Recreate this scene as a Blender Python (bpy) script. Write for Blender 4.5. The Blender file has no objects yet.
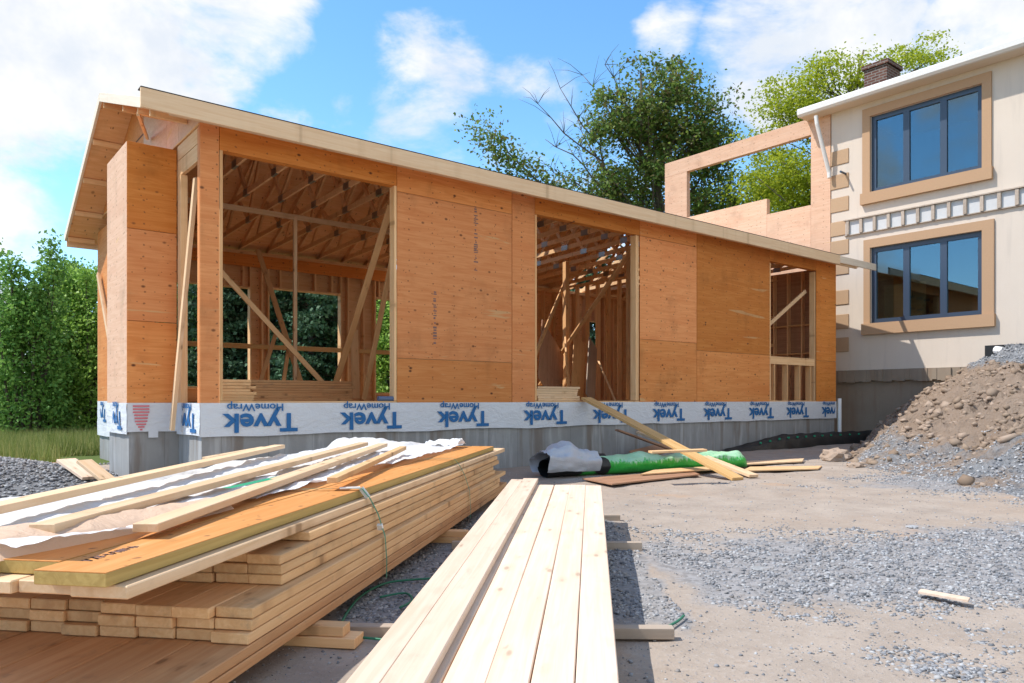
import bpy, bmesh, math, random
import numpy as np
from mathutils import Vector, Matrix, noise as mnoise

rnd = random.Random(7)
nrg = np.random.default_rng(11)
SC = bpy.context.scene
COL = SC.collection
R = math.radians

# ------------------------------------------------------------------ camera, world, sun, exposure
CAM = Vector((-2.816, -9.72, 1.12))
FW = Vector((.627, .779, 0)); RT = Vector((.779, -.627, 0)); FPX = 747.0
cd = bpy.data.cameras.new('camera'); cam = bpy.data.objects.new('camera', cd); COL.objects.link(cam)
cam.location = CAM; cam.rotation_euler = (R(90), 0, -math.atan2(.627, .779))
cd.sensor_width = 36; cd.lens = FPX * 36 / 1024; cd.shift_y = (400 - 341.5) / 1024
cd.clip_start = .05; cd.clip_end = 3000
SC.camera = cam

SUN_DIR = Vector((-.587, .405, 1.0)).normalized()
sd = bpy.data.lights.new('sun', 'SUN'); sd.energy = 2.7; sd.angle = R(.5); sd.color = (1, .95, .87)
so = bpy.data.objects.new('sun', sd); COL.objects.link(so)
so.rotation_euler = SUN_DIR.to_track_quat('Z', 'Y').to_euler()

SC.view_settings.view_transform = 'Standard'
try: SC.view_settings.look = 'None'
except Exception: pass
SC.view_settings.gamma = 1; SC.view_settings.exposure = 1.1
SC.view_settings.use_curve_mapping = False
SC.cycles.max_bounces = 12; SC.cycles.diffuse_bounces = 7; SC.cycles.transparent_max_bounces = 16

def pxdir(px, py):
    return FW + RT * ((px - 512) / FPX) + Vector((0, 0, (400 - py) / FPX))
def onplane(px, py, ax, c):
    r = pxdir(px, py); k = (c - CAM[ax]) / r[ax]
    return CAM + r * k
def gp(px, py, z=0): return onplane(px, py, 2, z)
def fp(px, py, y=0): return onplane(px, py, 1, y)
def camp(X, d, z=0):                     # from metres right of / ahead of the camera to the site's axes
    v = CAM + RT * X + FW * d
    return Vector((v.x, v.y, z))

# ------------------------------------------------------------------ node helpers
class NB:
    def __init__(s, nt): s.nt = nt; s.nt.nodes.clear()
    def n(s, typ, ins=None, **props):
        nd = s.nt.nodes.new(typ)
        for k, v in props.items(): setattr(nd, k, v)
        for k, v in (ins or {}).items():
            if hasattr(v, 'links'): s.nt.links.new(v, nd.inputs[k])
            else: nd.inputs[k].default_value = v
        return nd
    def math(s, op, a, b=0, c=0, clamp=False):
        return s.n('ShaderNodeMath', {0: a, 1: b, 2: c}, operation=op, use_clamp=clamp).outputs[0]
    def vmath(s, op, a, b=(0, 0, 0)):
        nd = s.n('ShaderNodeVectorMath', {0: a, 1: b}, operation=op)
        return nd.outputs['Value'] if op in ('DOT_PRODUCT', 'LENGTH', 'DISTANCE') else nd.outputs[0]
    def noise(s, vec, scale, detail=4, rough=.55, dist=0):
        return s.n('ShaderNodeTexNoise', {'Vector': vec, 'Scale': scale, 'Detail': detail, 'Roughness': rough, 'Distortion': dist}).outputs[0]
    def sstep(s, v, a, b, lo=0., hi=1.):
        return s.n('ShaderNodeMapRange', {0: v, 1: a, 2: b, 3: lo, 4: hi}, interpolation_type='SMOOTHSTEP').outputs[0]
    def mix(s, f, a, b, mode='MIX'):
        nd = s.n('ShaderNodeMix', data_type='RGBA', blend_type=mode)
        for sock, v in ((nd.inputs[0], f), (nd.inputs[6], a), (nd.inputs[7], b)):
            if hasattr(v, 'links'): s.nt.links.new(v, sock)
            else: sock.default_value = v if not isinstance(v, tuple) or len(v) == 4 else (*v, 1)
        return nd.outputs[2]
    def bump(s, h, strength=.3, dist=.01):
        return s.n('ShaderNodeBump', {'Height': h, 'Strength': strength, 'Distance': dist}).outputs[0]
    def bsdf(s, color, rough=.8, normal=None, spec=.3, metal=0, trans=None):
        b = s.n('ShaderNodeBsdfPrincipled', {'Roughness': rough, 'Specular IOR Level': spec, 'Metallic': metal})
        if hasattr(color, 'links'): s.nt.links.new(color, b.inputs['Base Color'])
        else: b.inputs['Base Color'].default_value = (*color, 1)
        if normal is not None: s.nt.links.new(normal, b.inputs['Normal'])
        sh = b.outputs[0]
        if trans:
            t = s.n('ShaderNodeBsdfTranslucent')
            if hasattr(color, 'links'): s.nt.links.new(color, t.inputs[0])
            else: t.inputs[0].default_value = (*color, 1)
            sh = s.n('ShaderNodeMixShader', {0: trans, 1: sh, 2: t.outputs[0]}).outputs[0]
        s.n('ShaderNodeOutputMaterial', {'Surface': sh})
        return b
def newmat(name):
    m = bpy.data.materials.new(name); m.use_nodes = True
    return m, NB(m.node_tree)

# ------------------------------------------------------------------ sky
wd = bpy.data.worlds.new('World'); SC.world = wd; wd.use_nodes = True
b = NB(wd.node_tree)
sky = b.n('ShaderNodeTexSky', sky_type='NISHITA', sun_disc=False, sun_elevation=math.asin(SUN_DIR.z),
          sun_rotation=math.atan2(SUN_DIR.x, SUN_DIR.y) % (2 * math.pi), air_density=.9, dust_density=.05, ozone_density=3.0)
skyc = b.n('ShaderNodeHueSaturation', {'Saturation': 1.14, 'Hue': .492, 'Color': sky.outputs[0]}).outputs[0]
bg = b.n('ShaderNodeBackground', {'Color': skyc, 'Strength': .142})
dirv = b.n('ShaderNodeTexCoord').outputs['Generated']
warp = b.vmath('ADD', dirv, b.vmath('SCALE', b.vmath('SUBTRACT', b.n('ShaderNodeTexNoise', {'Vector': dirv, 'Scale': 6., 'Detail': 6.}).outputs['Color'], (.5, .5, .5)), (0, 0, 0)))
for nd in wd.node_tree.nodes:
    if nd.type == 'VECT_MATH' and nd.operation == 'SCALE': nd.inputs['Scale'].default_value = .13
acc = None
for px, py, rad, w in ((50, 5, 140, .9), (200, 0, 110, .72), (110, 95, 70, .55), (430, 105, 85, .58), (310, 80, 60, .40),
                       (520, 130, 80, .4), (672, 45, 40, .6), (775, 55, 75, .8), (860, 45, 85, .85), (1005, 45, 70, .85), (560, 210, 120, .55),
                       (-480, 60, 260, 1), (1350, 120, 300, 1), (900, -330, 260, .9), (200, -420, 260, .8), (-600, 150, 350, .9), ((0, -1, .55), 0, 420, 1), ((.8, -.8, .35), 0, 330, .9), ((-.8, -.8, .45), 0, 350, .9), ((.1, -.5, .9), 0, 260, .8), ((-1, .62, .22), 0, 150, .8), ((-1.05, .30, .33), 0, 110, .7)):  # off-frame cloud blobs added for whiter fill light and window reflections
    dv = pxdir(px, py).normalized() if isinstance(px, (int, float)) else Vector(px).normalized()
    ang = rad / FPX
    dt = b.vmath('DOT_PRODUCT', b.vmath('NORMALIZE', warp), tuple(dv))
    m = b.sstep(dt, math.cos(ang * 1.25), math.cos(ang * .3), 0., w)
    acc = m if acc is None else b.math('MAXIMUM', acc, m)
n1 = b.noise(b.vmath('MULTIPLY', dirv, (1, 1, 1.9)), 5.0, 10, .6, .3)
cov = b.sstep(b.math('ADD', acc, b.math('MULTIPLY', b.math('SUBTRACT', n1, .5), 1.7)), .40, .80)
n2 = b.noise(dirv, 9, 5, .6)
ccol = b.mix(b.sstep(n2, .35, .65), (.78, .84, .93), (1., 1., 1.))
bgc = b.n('ShaderNodeBackground', {'Color': ccol, 'Strength': .49})
ms = b.n('ShaderNodeMixShader', {0: cov, 1: bg.outputs[0], 2: bgc.outputs[0]})
b.n('ShaderNodeOutputWorld', {'Surface': ms.outputs[0]})

# ------------------------------------------------------------------ materials
def coords(b, scale, offset=True):
    tc = b.n('ShaderNodeTexCoord').outputs['Object']
    if offset:
        r = b.n('ShaderNodeObjectInfo').outputs['Random']
        tc = b.vmath('ADD', tc, b.n('ShaderNodeCombineXYZ', {0: b.math('MULTIPLY', r, 37.), 1: b.math('MULTIPLY', r, 91.), 2: b.math('MULTIPLY', r, 53.)}).outputs[0])
    return b.vmath('MULTIPLY', tc, scale)
def vary(b, col, amt=.12):
    r = b.n('ShaderNodeObjectInfo').outputs['Random']
    v = b.math('ADD', b.math('MULTIPLY', r, 2 * amt), 1 - amt)
    return b.n('ShaderNodeHueSaturation', {'Value': v, 'Color': col}).outputs[0]
def wood(name, c1, c2, c3, knots=.5, rough=.65, amt=.10, gscale=1.0, dirt=.0):
    """sawn board, grain along the object's own X"""
    m, b = newmat(name)
    v = coords(b, (.7 * gscale, 16 * gscale, 16 * gscale))
    g = b.noise(v, 1.6, 6, .62, .9)
    fine = b.noise(coords(b, (3, 90, 90)), 1, 3, .5)
    col = b.mix(b.sstep(g, .3, .7), c1, c2)
    col = b.mix(b.math('MULTIPLY', fine, .22), col, c3)
    big = b.noise(coords(b, (.5, 3, 3)), 1.2, 3)
    col = b.mix(b.sstep(big, .5, .8, 0, .45), col, c3)
    if knots:
        vk = b.n('ShaderNodeTexVoronoi', {'Vector': coords(b, (5., 13., 0)), 'Scale': 1.}).outputs['Distance']
        gk = b.sstep(b.noise(coords(b, (1.7, 4, 0)), 1.3, 2), .50, .56)
        col = b.mix(b.math('MULTIPLY', b.sstep(vk, .10, .22, knots, 0), gk), col, tuple(c * .34 for c in c3))
        col = b.mix(b.math('MULTIPLY', b.sstep(vk, .2, .55, knots * .45, 0), gk), col, tuple(c * .8 for c in c3))
    if dirt:
        dn = b.noise(coords(b, (2, 3, 3)), 2.2, 6, .7)
        col = b.mix(b.sstep(dn, .55, .75, 0, dirt), col, (.16, .12, .09))
    col = vary(b, col, amt)
    b.bsdf(col, rough, b.bump(b.math('ADD', g, b.math('MULTIPLY', fine, .6)), .25, .004), .25)
    return m
def plywood(name, c1, c2, c3, knots=1., amt=.11):
    """face veneer of a sheathing panel: grain along local X, panel in local XZ"""
    m, b = newmat(name)
    g = b.noise(coords(b, (.9, 5, 13)), 1.3, 7, .65, 1.4)
    fine = b.noise(coords(b, (5, 60, 110)), 1, 3, .6)
    col = b.mix(b.sstep(g, .34, .68), c1, c2)
    col = b.mix(b.math('MULTIPLY', fine, .25), col, c3)
    big = b.noise(coords(b, (.35, 1, 1.5)), 1.5, 3)
    col = b.mix(b.sstep(big, .48, .72, 0, .5), col, c3)
    pal = b.noise(coords(b, (.55, 1, 5.5)), 1.1, 3, .5, .8)
    col = b.mix(b.sstep(pal, .69, .73, 0, .65), col, (.62, .40, .19))
    vk = b.n('ShaderNodeTexVoronoi', {'Vector': coords(b, (3.4, 0, 5.2)), 'Scale': 1.15}).outputs['Distance']
    gate = b.sstep(b.noise(coords(b, (.8, 0, .9)), 1, 2), .38, .46)
    col = b.mix(b.math('MULTIPLY', b.sstep(vk, .05, .15, knots, 0), gate), col, (.10, .035, .015))
    vk2 = b.n('ShaderNodeTexVoronoi', {'Vector': coords(b, (9, 0, 13)), 'Scale': 1.2}).outputs['Distance']
    col = b.mix(b.math('MULTIPLY', b.sstep(vk2, .05, .15, .75, 0), b.sstep(b.noise(coords(b, (1.1, 0, 1.2)), 1, 2), .38, .46)), col, (.14, .05, .02))
    sx = b.n('ShaderNodeSeparateXYZ', {0: b.n('ShaderNodeTexCoord').outputs['Object']})
    def cell(o_, p_): return b.math('MULTIPLY', b.math('SUBTRACT', b.math('FRACT', b.math('DIVIDE', o_, p_)), .5), p_)
    nx, nz = cell(sx.outputs[0], .41), cell(sx.outputs[2], .155)
    wob = b.math('MULTIPLY', b.math('SUBTRACT', b.noise(coords(b, (2, 0, 6)), 1.5, 2), .5), .10)
    nd_ = b.math('SQRT', b.math('ADD', b.math('POWER', b.math('ADD', nx, wob), 2.), b.math('POWER', nz, 2.)))
    col = b.mix(b.sstep(nd_, .006, .017, .7, 0), col, (.13, .05, .025))
    wth = b.noise(coords(b, (.9, 0, .7)), 1.6, 5, .6)
    col = b.mix(b.sstep(wth, .52, .74, 0, .5), col, tuple(x * .55 for x in c1))
    col = vary(b, col, amt)
    b.bsdf(col, .62, b.bump(b.math('ADD', g, fine), .15, .003), .25)
    return m
def plain(name, col, rough=.6, spec=.3, nscale=0, namt=.15, bumps=0, metal=0, amt=0):
    m, b = newmat(name); c = col; nrm = None
    if nscale:
        n = b.noise(coords(b, (1, 1, 1)), nscale, 6, .6)
        c = b.mix(n, tuple(x * (1 - namt) for x in col), tuple(min(1, x * (1 + namt)) for x in col))
        if bumps: nrm = b.bump(n, bumps, .01)
    if amt: c = vary(b, c if hasattr(c, 'links') else b.mix(0., (*col, 1), (*col, 1)), amt)
    b.bsdf(c, rough, nrm, spec, metal)
    return m

M = {}
M['ply'] = plywood('fir_plywood', (.58, .21, .056), (.69, .295, .095), (.56, .175, .042))
M['ply2'] = plywood('fir_plywood_red', (.63, .235, .08), (.73, .32, .125), (.62, .205, .066), knots=.85)
M['ply3'] = plywood('fir_plywood_golden', (.54, .18, .03), (.65, .255, .058), (.53, .155, .028), knots=.95)
M['plyroof'] = plywood('roof_deck_plywood', (.68, .38, .18), (.78, .49, .27), (.66, .34, .14), knots=.5)
M['plysunlit'] = plywood('sunlit_plywood', (.62, .385, .255), (.70, .47, .33), (.60, .34, .22), knots=.35)  # sunlight on the left-facing panels put into the plywood colour
M['stud'] = wood('framing_spruce', (.70, .43, .22), (.80, .54, .30), (.56, .29, .115), .45)
M['studdark'] = wood('framing_spruce_brown', (.60, .34, .155), (.70, .43, .21), (.50, .25, .10), .5)
M['spruce'] = wood('fresh_spruce', (.66, .455, .27), (.74, .545, .36), (.54, .32, .16), .8, .6, .09, dirt=.14)
M['spruceedge'] = wood('bundled_spruce', (.65, .385, .18), (.76, .50, .265), (.50, .26, .11), .75, .65, .16, dirt=.4)
M['pale'] = wood('pale_planed_spruce', (.68, .51, .385), (.76, .61, .485), (.56, .38, .25), .5, .6, .08, dirt=.16)
M['lvl'] = plywood('laminated_beam_face', (.56, .235, .06), (.66, .32, .11), (.58, .24, .07), knots=.15)
M['lvledge'] = wood('laminated_beam_edge', (.40, .27, .085), (.52, .37, .13), (.30, .19, .05), 0, .6, .05)
M['base'] = wood('weathered_base_boards', (.54, .28, .125), (.64, .38, .19), (.38, .18, .08), .7, .65, .1, dirt=.5)
M['fascia'] = wood('fascia_spruce', (.72, .50, .31), (.80, .60, .40), (.62, .39, .21), .35, .65, .05)
M['fascia_sun'] = wood('sunlit_fascia', (.70, .60, .49), (.78, .69, .58), (.60, .48, .36), .1, .6, .02)  # sunlit look of tail and rake boards put into a paler colour
M['yellow'] = wood('yellow_plank', (.52, .31, .12), (.62, .40, .18), (.42, .23, .08), .3)
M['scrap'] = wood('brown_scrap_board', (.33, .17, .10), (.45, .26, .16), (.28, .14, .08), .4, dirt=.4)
M['greyboard'] = wood('grey_weathered_board', (.36, .29, .23), (.46, .38, .31), (.28, .22, .17), .3)

def concrete():
    m, b = newmat('poured_concrete')
    v = coords(b, (1, 1, 1), False)
    n = b.noise(v, 1.7, 8, .65); n2 = b.noise(b.vmath('MULTIPLY', v, (5, 5, .5)), 1.6, 6, .6)
    col = b.mix(n, (.185, .19, .195), (.36, .36, .355))
    col = b.mix(b.sstep(n2, .48, .7, 0, .6), col, (.44, .45, .46))
    n3 = b.noise(b.vmath('MULTIPLY', v, (3, 3, .35)), 1.1, 4)
    col = b.mix(b.sstep(n3, .53, .66, 0, .65), col, (.17, .13, .10))
    sx = b.n('ShaderNodeSeparateXYZ', {0: v})
    a = b.math('ABSOLUTE', b.math('SUBTRACT', b.math('FRACT', b.math('DIVIDE', b.math('ADD', sx.outputs[0], sx.outputs[1]), .61)), .5))
    seam = b.sstep(a, .004, .016, .5, 0)
    col = b.mix(seam, col, (.16, .16, .16))
    b.bsdf(col, .85, b.bump(b.math('ADD', n, b.math('MULTIPLY', b.noise(v, 40, 3), .3)), .25, .02), .2)
    return m
M['concrete'] = concrete()
def parge():
    m, b = newmat('brown_parged_foundation')
    v = coords(b, (1, 1, 1), False)
    n = b.noise(v, 1.3, 8, .65); n2 = b.noise(b.vmath('MULTIPLY', v, (1, 4, .6)), 1.4, 5)
    col = b.mix(n, (.20, .155, .115), (.33, .27, .21))
    col = b.mix(b.sstep(n2, .5, .68, 0, .6), col, (.24, .17, .12))
    b.bsdf(col, .9, b.bump(n, .4, .03), .1)
    return m
M['parge'] = parge()
def stucco():
    m, b = newmat('cream_stucco')
    v = coords(b, (1, 1, 1), False)
    n = b.noise(v, 1.1, 6, .6); f = b.noise(v, 60, 4, .7)
    col = b.mix(n, (.555, .475, .40), (.615, .535, .455))
    st = b.noise(b.vmath('MULTIPLY', v, (3, 3, .3)), 1.5, 5, .6)
    col = b.mix(b.sstep(st, .5, .72, 0, .35), col, (.45, .39, .34))
    b.bsdf(col, .95, b.bump(f, .35, .01), .1)
    return m
M['stucco'] = stucco()
M['trim'] = plain('tan_stucco_trim', (.42, .27, .165), .9, .1, 30, .08, .2)
M['quoin'] = plain('tan_quoin', (.42, .285, .18), .9, .1, 30, .1, .2, amt=.06)
M['frame'] = plain('dark_blue_window_frame', (.035, .055, .09), .35, .5)
M['gutter'] = plain('white_gutter', (.62, .60, .57), .4, .4)
M['shingle'] = plain('dark_roof_shingle', (.05, .048, .05), .9, .1, 20, .4, .3)
M['soffit'] = plain('cream_soffit', (.62, .54, .44), .8)
M['metal'] = plain('galvanised_metal', (.28, .27, .26), .35, .5, metal=.8)
M['pipe'] = plain('white_pvc', (.8, .8, .8), .35, .5)
M['black'] = plain('black_membrane', (.012, .013, .014), .45, .5, 14, .5, .3)
M['greendot'] = plain('green_plug', (.03, .30, .16), .5)
M['strap'] = plain('green_strap', (.05, .22, .13), .4, .5)
M['cable'] = plain('green_twine', (.02, .16, .09), .5, .4)
M['clip'] = plain('white_clip', (.75, .76, .74), .4)
M['blue'] = plain('blue_grey_plastic', (.10, .14, .24), .4)
M['ledger'] = plain('white_ledger_paint', (.52, .52, .52), .7, .2, 8, .1)
M['ink'] = plain('blue_print', (.02, .13, .34), .55, .3)
M['redink'] = plain('red_print', (.62, .16, .19), .55, .3)
M['stamp'] = plain('faded_ink_stamp', (.20, .13, .12), .7, .1)
M['rock'] = None

def glass():
    m, b = newmat('reflective_window_glass')
    n = b.noise(coords(b, (1, 1, 1)), 1.2, 2)
    nr = b.bump(n, .02, .02)
    gl = b.n('ShaderNodeBsdfGlossy', {'Color': (.46, .60, .67, 1), 'Roughness': .015, 'Normal': nr})
    tr_ = b.n('ShaderNodeBsdfTransparent', {'Color': (.62, .72, .72, 1)})
    fr = b.n('ShaderNodeFresnel', {'IOR': 1.75, 'Normal': nr})
    f = b.math('ADD', b.math('MULTIPLY', fr.outputs[0], .8), .14, clamp=True)
    b.n('ShaderNodeOutputMaterial', {'Surface': b.n('ShaderNodeMixShader', {0: f, 1: tr_.outputs[0], 2: gl.outputs[0]}).outputs[0]})
    return m
M['glass'] = glass()
def brick():
    m, b = newmat('chimney_brick')
    v = coords(b, (1, 1, 1), False)
    sx = b.n('ShaderNodeSeparateXYZ', {0: v})
    uv = b.n('ShaderNodeCombineXYZ', {0: b.math('ADD', sx.outputs[0], sx.outputs[1]), 1: sx.outputs[2], 2: 0.}).outputs[0]
    br = b.n('ShaderNodeTexBrick', {'Vector': uv, 'Color1': (.10, .045, .035, 1), 'Color2': (.16, .08, .06, 1), 'Mortar': (.22, .2, .18, 1),
                                    'Scale': 1., 'Mortar Size': .012, 'Brick Width': .24, 'Row Height': .085})
    b.bsdf(br.outputs[0], .9, None, .1)
    return m
M['brick'] = brick()
def wrapmat(name, col, trans, wr=1.0):
    m, b = newmat(name)
    v = coords(b, (1, 1, 1), False)
    n = b.noise(b.vmath('MULTIPLY', v, (2.2, 2.2, 5)), 2.0, 5, .6, 1.2)
    n2 = b.noise(v, 30, 3)
    c = b.mix(n, tuple(x * .93 for x in col), col)
    b.bsdf(c, .5, b.bump(b.math('ADD', n, b.math('MULTIPLY', n2, .06)), .55 * wr, .03), .35, 0, trans)
    return m
M['wrap'] = wrapmat('white_house_wrap', (.70, .73, .78), .08)
M['plastic'] = wrapmat('white_lumber_wrap', (.82, .83, .84), .22, 1.2)
M['tarpgrey'] = wrapmat('silver_tarp', (.50, .52, .56), .05)
M['plasticfold'] = wrapmat('backlit_brown_plastic', (.74, .53, .38), .2, 1.4)  # brown of back light and shade put into the white flap's colour
def bagmat():
    m, b = newmat('green_printed_bag')
    v = coords(b, (1, 1, 1), False)
    z = b.n('ShaderNodeSeparateXYZ', {0: v}).outputs[2]
    n = b.noise(b.vmath('MULTIPLY', v, (14, 14, 2)), 1.6, 4, .6)
    edge = b.sstep(b.math('ADD', z, b.math('MULTIPLY', b.math('SUBTRACT', n, .5), .30)), .16, .22)
    lo = b.mix(b.noise(b.vmath('MULTIPLY', v, (20, 20, 3)), 2, 3), (.02, .30, .035), (.05, .52, .08))
    hi = b.mix(b.noise(v, 4, 4), (.22, .52, .26), (.52, .72, .52))
    b.bsdf(b.mix(edge, lo, hi), .4, b.bump(b.noise(v, 9, 4), .3, .03), .4)
    return m
M['bag'] = bagmat()

def groundmat(name, mound=False):
    m, b = newmat(name)
    v = coords(b, (1, 1, 1), False)
    big = b.noise(v, .35, 5, .6); mid = b.noise(v, 2.2, 7, .65); fine = b.noise(v, 28, 6, .75)
    col = b.mix(mid, (.205, .163, .132), (.48, .405, .34))
    col = b.mix(b.sstep(big, .45, .65, 0, .5), col, (.33, .25, .19))
    spk = b.n('ShaderNodeTexVoronoi', {'Vector': v, 'Scale': 34.})
    col = b.mix(b.sstep(spk.outputs['Distance'], .12, .3, .45, 0), col, (.30, .29, .29))
    col = b.mix(b.sstep(fine, .5, .75, 0, .55), col, (.47, .42, .375))
    col = b.mix(b.sstep(b.noise(v, 11, 5, .7), .58, .72, 0, .6), col, (.26, .20, .16))
    sx = b.n('ShaderNodeSeparateXYZ', {0: v})
    if not mound:
        # crushed-stone dust under the gravel patches, a strip of crushed grey stone across the yard
        g1 = b.noise(v, .55, 4, .6)
        geo = b.n('ShaderNodeAttribute', attribute_name='gravel').outputs['Fac']
        gm = b.sstep(b.math('ADD', geo, b.math('MULTIPLY', b.math('SUBTRACT', b.noise(v, 1.4, 7, .65), .5), 1.9)), .3, .8)
        gcol = b.mix(b.n('ShaderNodeTexVoronoi', {'Vector': v, 'Scale': 26.}).outputs['Color'], (.15, .155, .165), (.32, .325, .34))
        col = b.mix(b.math('MULTIPLY', gm, .75), col, gcol)
        gr = b.n('ShaderNodeAttribute', attribute_name='lawn').outputs['Fac']
        col = b.mix(b.sstep(b.math('ADD', gr, b.math('MULTIPLY', b.math('SUBTRACT', mid, .5), .8)), .4, .6), col, b.mix(fine, (.06, .10, .02), (.12, .15, .05)))
        stn = b.noise(v, .9, 5, .6)
        col = b.mix(b.sstep(stn, .62, .70, 0, .45), col, (.42, .27, .17))
    h = b.math('ADD', b.math('MULTIPLY', mid, .6), b.math('MULTIPLY', fine, .35))
    h = b.math('ADD', h, b.math('MULTIPLY', b.sstep(spk.outputs['Distance'], .0, .35, 1, 0), .2))
    b.bsdf(col, .95, b.bump(h, .6, .03), .1)
    return m
M['ground'] = groundmat('packed_dirt')
def soilmat():
    m, b = newmat('clumped_soil')
    v = coords(b, (1, 1, 1), False)
    mid = b.noise(v, 2.0, 8, .65); fine = b.noise(v, 22, 6, .75)
    a = b.n('ShaderNodeAttribute', attribute_name='gravel').outputs['Fac']
    col = b.mix(mid, (.235, .168, .12), (.41, .315, .245))
    col = b.mix(b.sstep(fine, .5, .75, 0, .5), col, (.40, .33, .28))
    g = b.mix(b.n('ShaderNodeTexVoronoi', {'Vector': v, 'Scale': 24.}).outputs['Color'], (.16, .165, .175), (.36, .365, .375))
    col = b.mix(b.sstep(b.math('ADD', a, b.math('MULTIPLY', b.math('SUBTRACT', b.noise(v, 1.8, 7, .65), .5), 1.8)), .3, .8), col, g)
    b.bsdf(col, .95, b.bump(b.math('ADD', mid, b.math('MULTIPLY', fine, .8)), 1., .08), .1)
    return m
M['soil'] = soilmat()
def islandmat(name, cols, rough=.8, trans=None, spec=.2):
    m, b = newmat(name)
    rp = b.n('ShaderNodeNewGeometry').outputs['Random Per Island']
    rm = b.n('ShaderNodeValToRGB', {0: rp})
    cr = rm.color_ramp
    while len(cr.elements) < len(cols): cr.elements.new(.5)
    for i, (e, c) in enumerate(zip(cr.elements, cols)):
        e.position = i / (len(cols) - 1); e.color = (*c, 1)
    col = vary(b, rm.outputs[0], .10)
    b.bsdf(col, rough, None, spec, 0, trans)
    return m
M['stone'] = islandmat('crushed_stone', [(.13, .135, .145), (.20, .205, .22), (.30, .305, .32), (.44, .44, .44), (.23, .21, .195)], .85)
M['clod'] = islandmat('soil_clods', [(.235, .17, .122), (.30, .225, .165), (.38, .29, .225), (.26, .195, .145)], .95)
M['leafdk'] = islandmat('maple_leaves', [(0.070, 0.132, 0.031), (0.132, 0.217, 0.047), (0.217, 0.296, 0.062), (0.155, 0.116, 0.054), (0.093, 0.171, 0.039)], .5, .4)
M['leaflt'] = islandmat('locust_leaves', [(0.253, 0.345, 0.023), (0.391, 0.460, 0.034), (0.529, 0.575, 0.057), (0.322, 0.391, 0.034)], .55, .5)
M['leafmid'] = islandmat('hedge_leaves', [(0.092, 0.216, 0.046), (0.186, 0.385, 0.078), (0.308, 0.525, 0.124), (0.138, 0.278, 0.062)], .5, .35)
M['leafmid2'] = islandmat('shrub_leaves', [(0.127, 0.256, 0.037), (0.256, 0.433, 0.077), (0.383, 0.562, 0.127), (0.204, 0.356, 0.077)], .5, .4)
M['needle'] = islandmat('spruce_needles', [(0.037, 0.094, 0.044), (0.069, 0.144, 0.075), (0.106, 0.181, 0.106), (0.044, 0.094, 0.037)], .65, .2)
M['grass'] = islandmat('grass_blades', [(0.130, 0.195, 0.039), (0.234, 0.286, 0.078), (0.390, 0.390, 0.156), (0.169, 0.234, 0.052)], .7, .35)
M['bark'] = plain('grey_bark', (.13, .11, .09), .9, .1, 9, .4, .5)

# ------------------------------------------------------------------ object helpers
WM = {}
def link(o, parent=None, mw=None):
    COL.objects.link(o)
    mw = mw or Matrix()
    if parent is not None:
        o.parent = parent
        o.matrix_local = WM[parent].inverted() @ mw
    else:
        o.matrix_world = mw
    WM[o] = mw
    return o
def tag(o, label=None, cat=None, group=None, kind=None):
    if label: o['label'] = label
    if cat: o['category'] = cat
    if group: o['group'] = group
    if kind: o['kind'] = kind
    return o
def thing(name, loc, label, cat, group=None):
    o = bpy.data.objects.new(name, None); o.empty_display_size = .1
    link(o, None, Matrix.Translation(loc))
    return tag(o, label, cat, group)
def npmesh(name, v, f, mat, smooth=False):
    me = bpy.data.meshes.new(name)
    v = np.asarray(v, np.float32); f = np.asarray(f, np.int32)
    me.vertices.add(len(v)); me.vertices.foreach_set('co', v.ravel())
    k = f.shape[1]
    me.loops.add(f.size); me.loops.foreach_set('vertex_index', f.ravel())
    me.polygons.add(len(f))
    me.polygons.foreach_set('loop_start', np.arange(0, f.size, k, dtype=np.int32))
    me.polygons.foreach_set('loop_total', np.full(len(f), k, np.int32))
    if smooth: me.polygons.foreach_set('use_smooth', np.ones(len(f), bool))
    me.update(calc_edges=True); me.validate()
    if mat: me.materials.append(mat)
    return me
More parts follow.
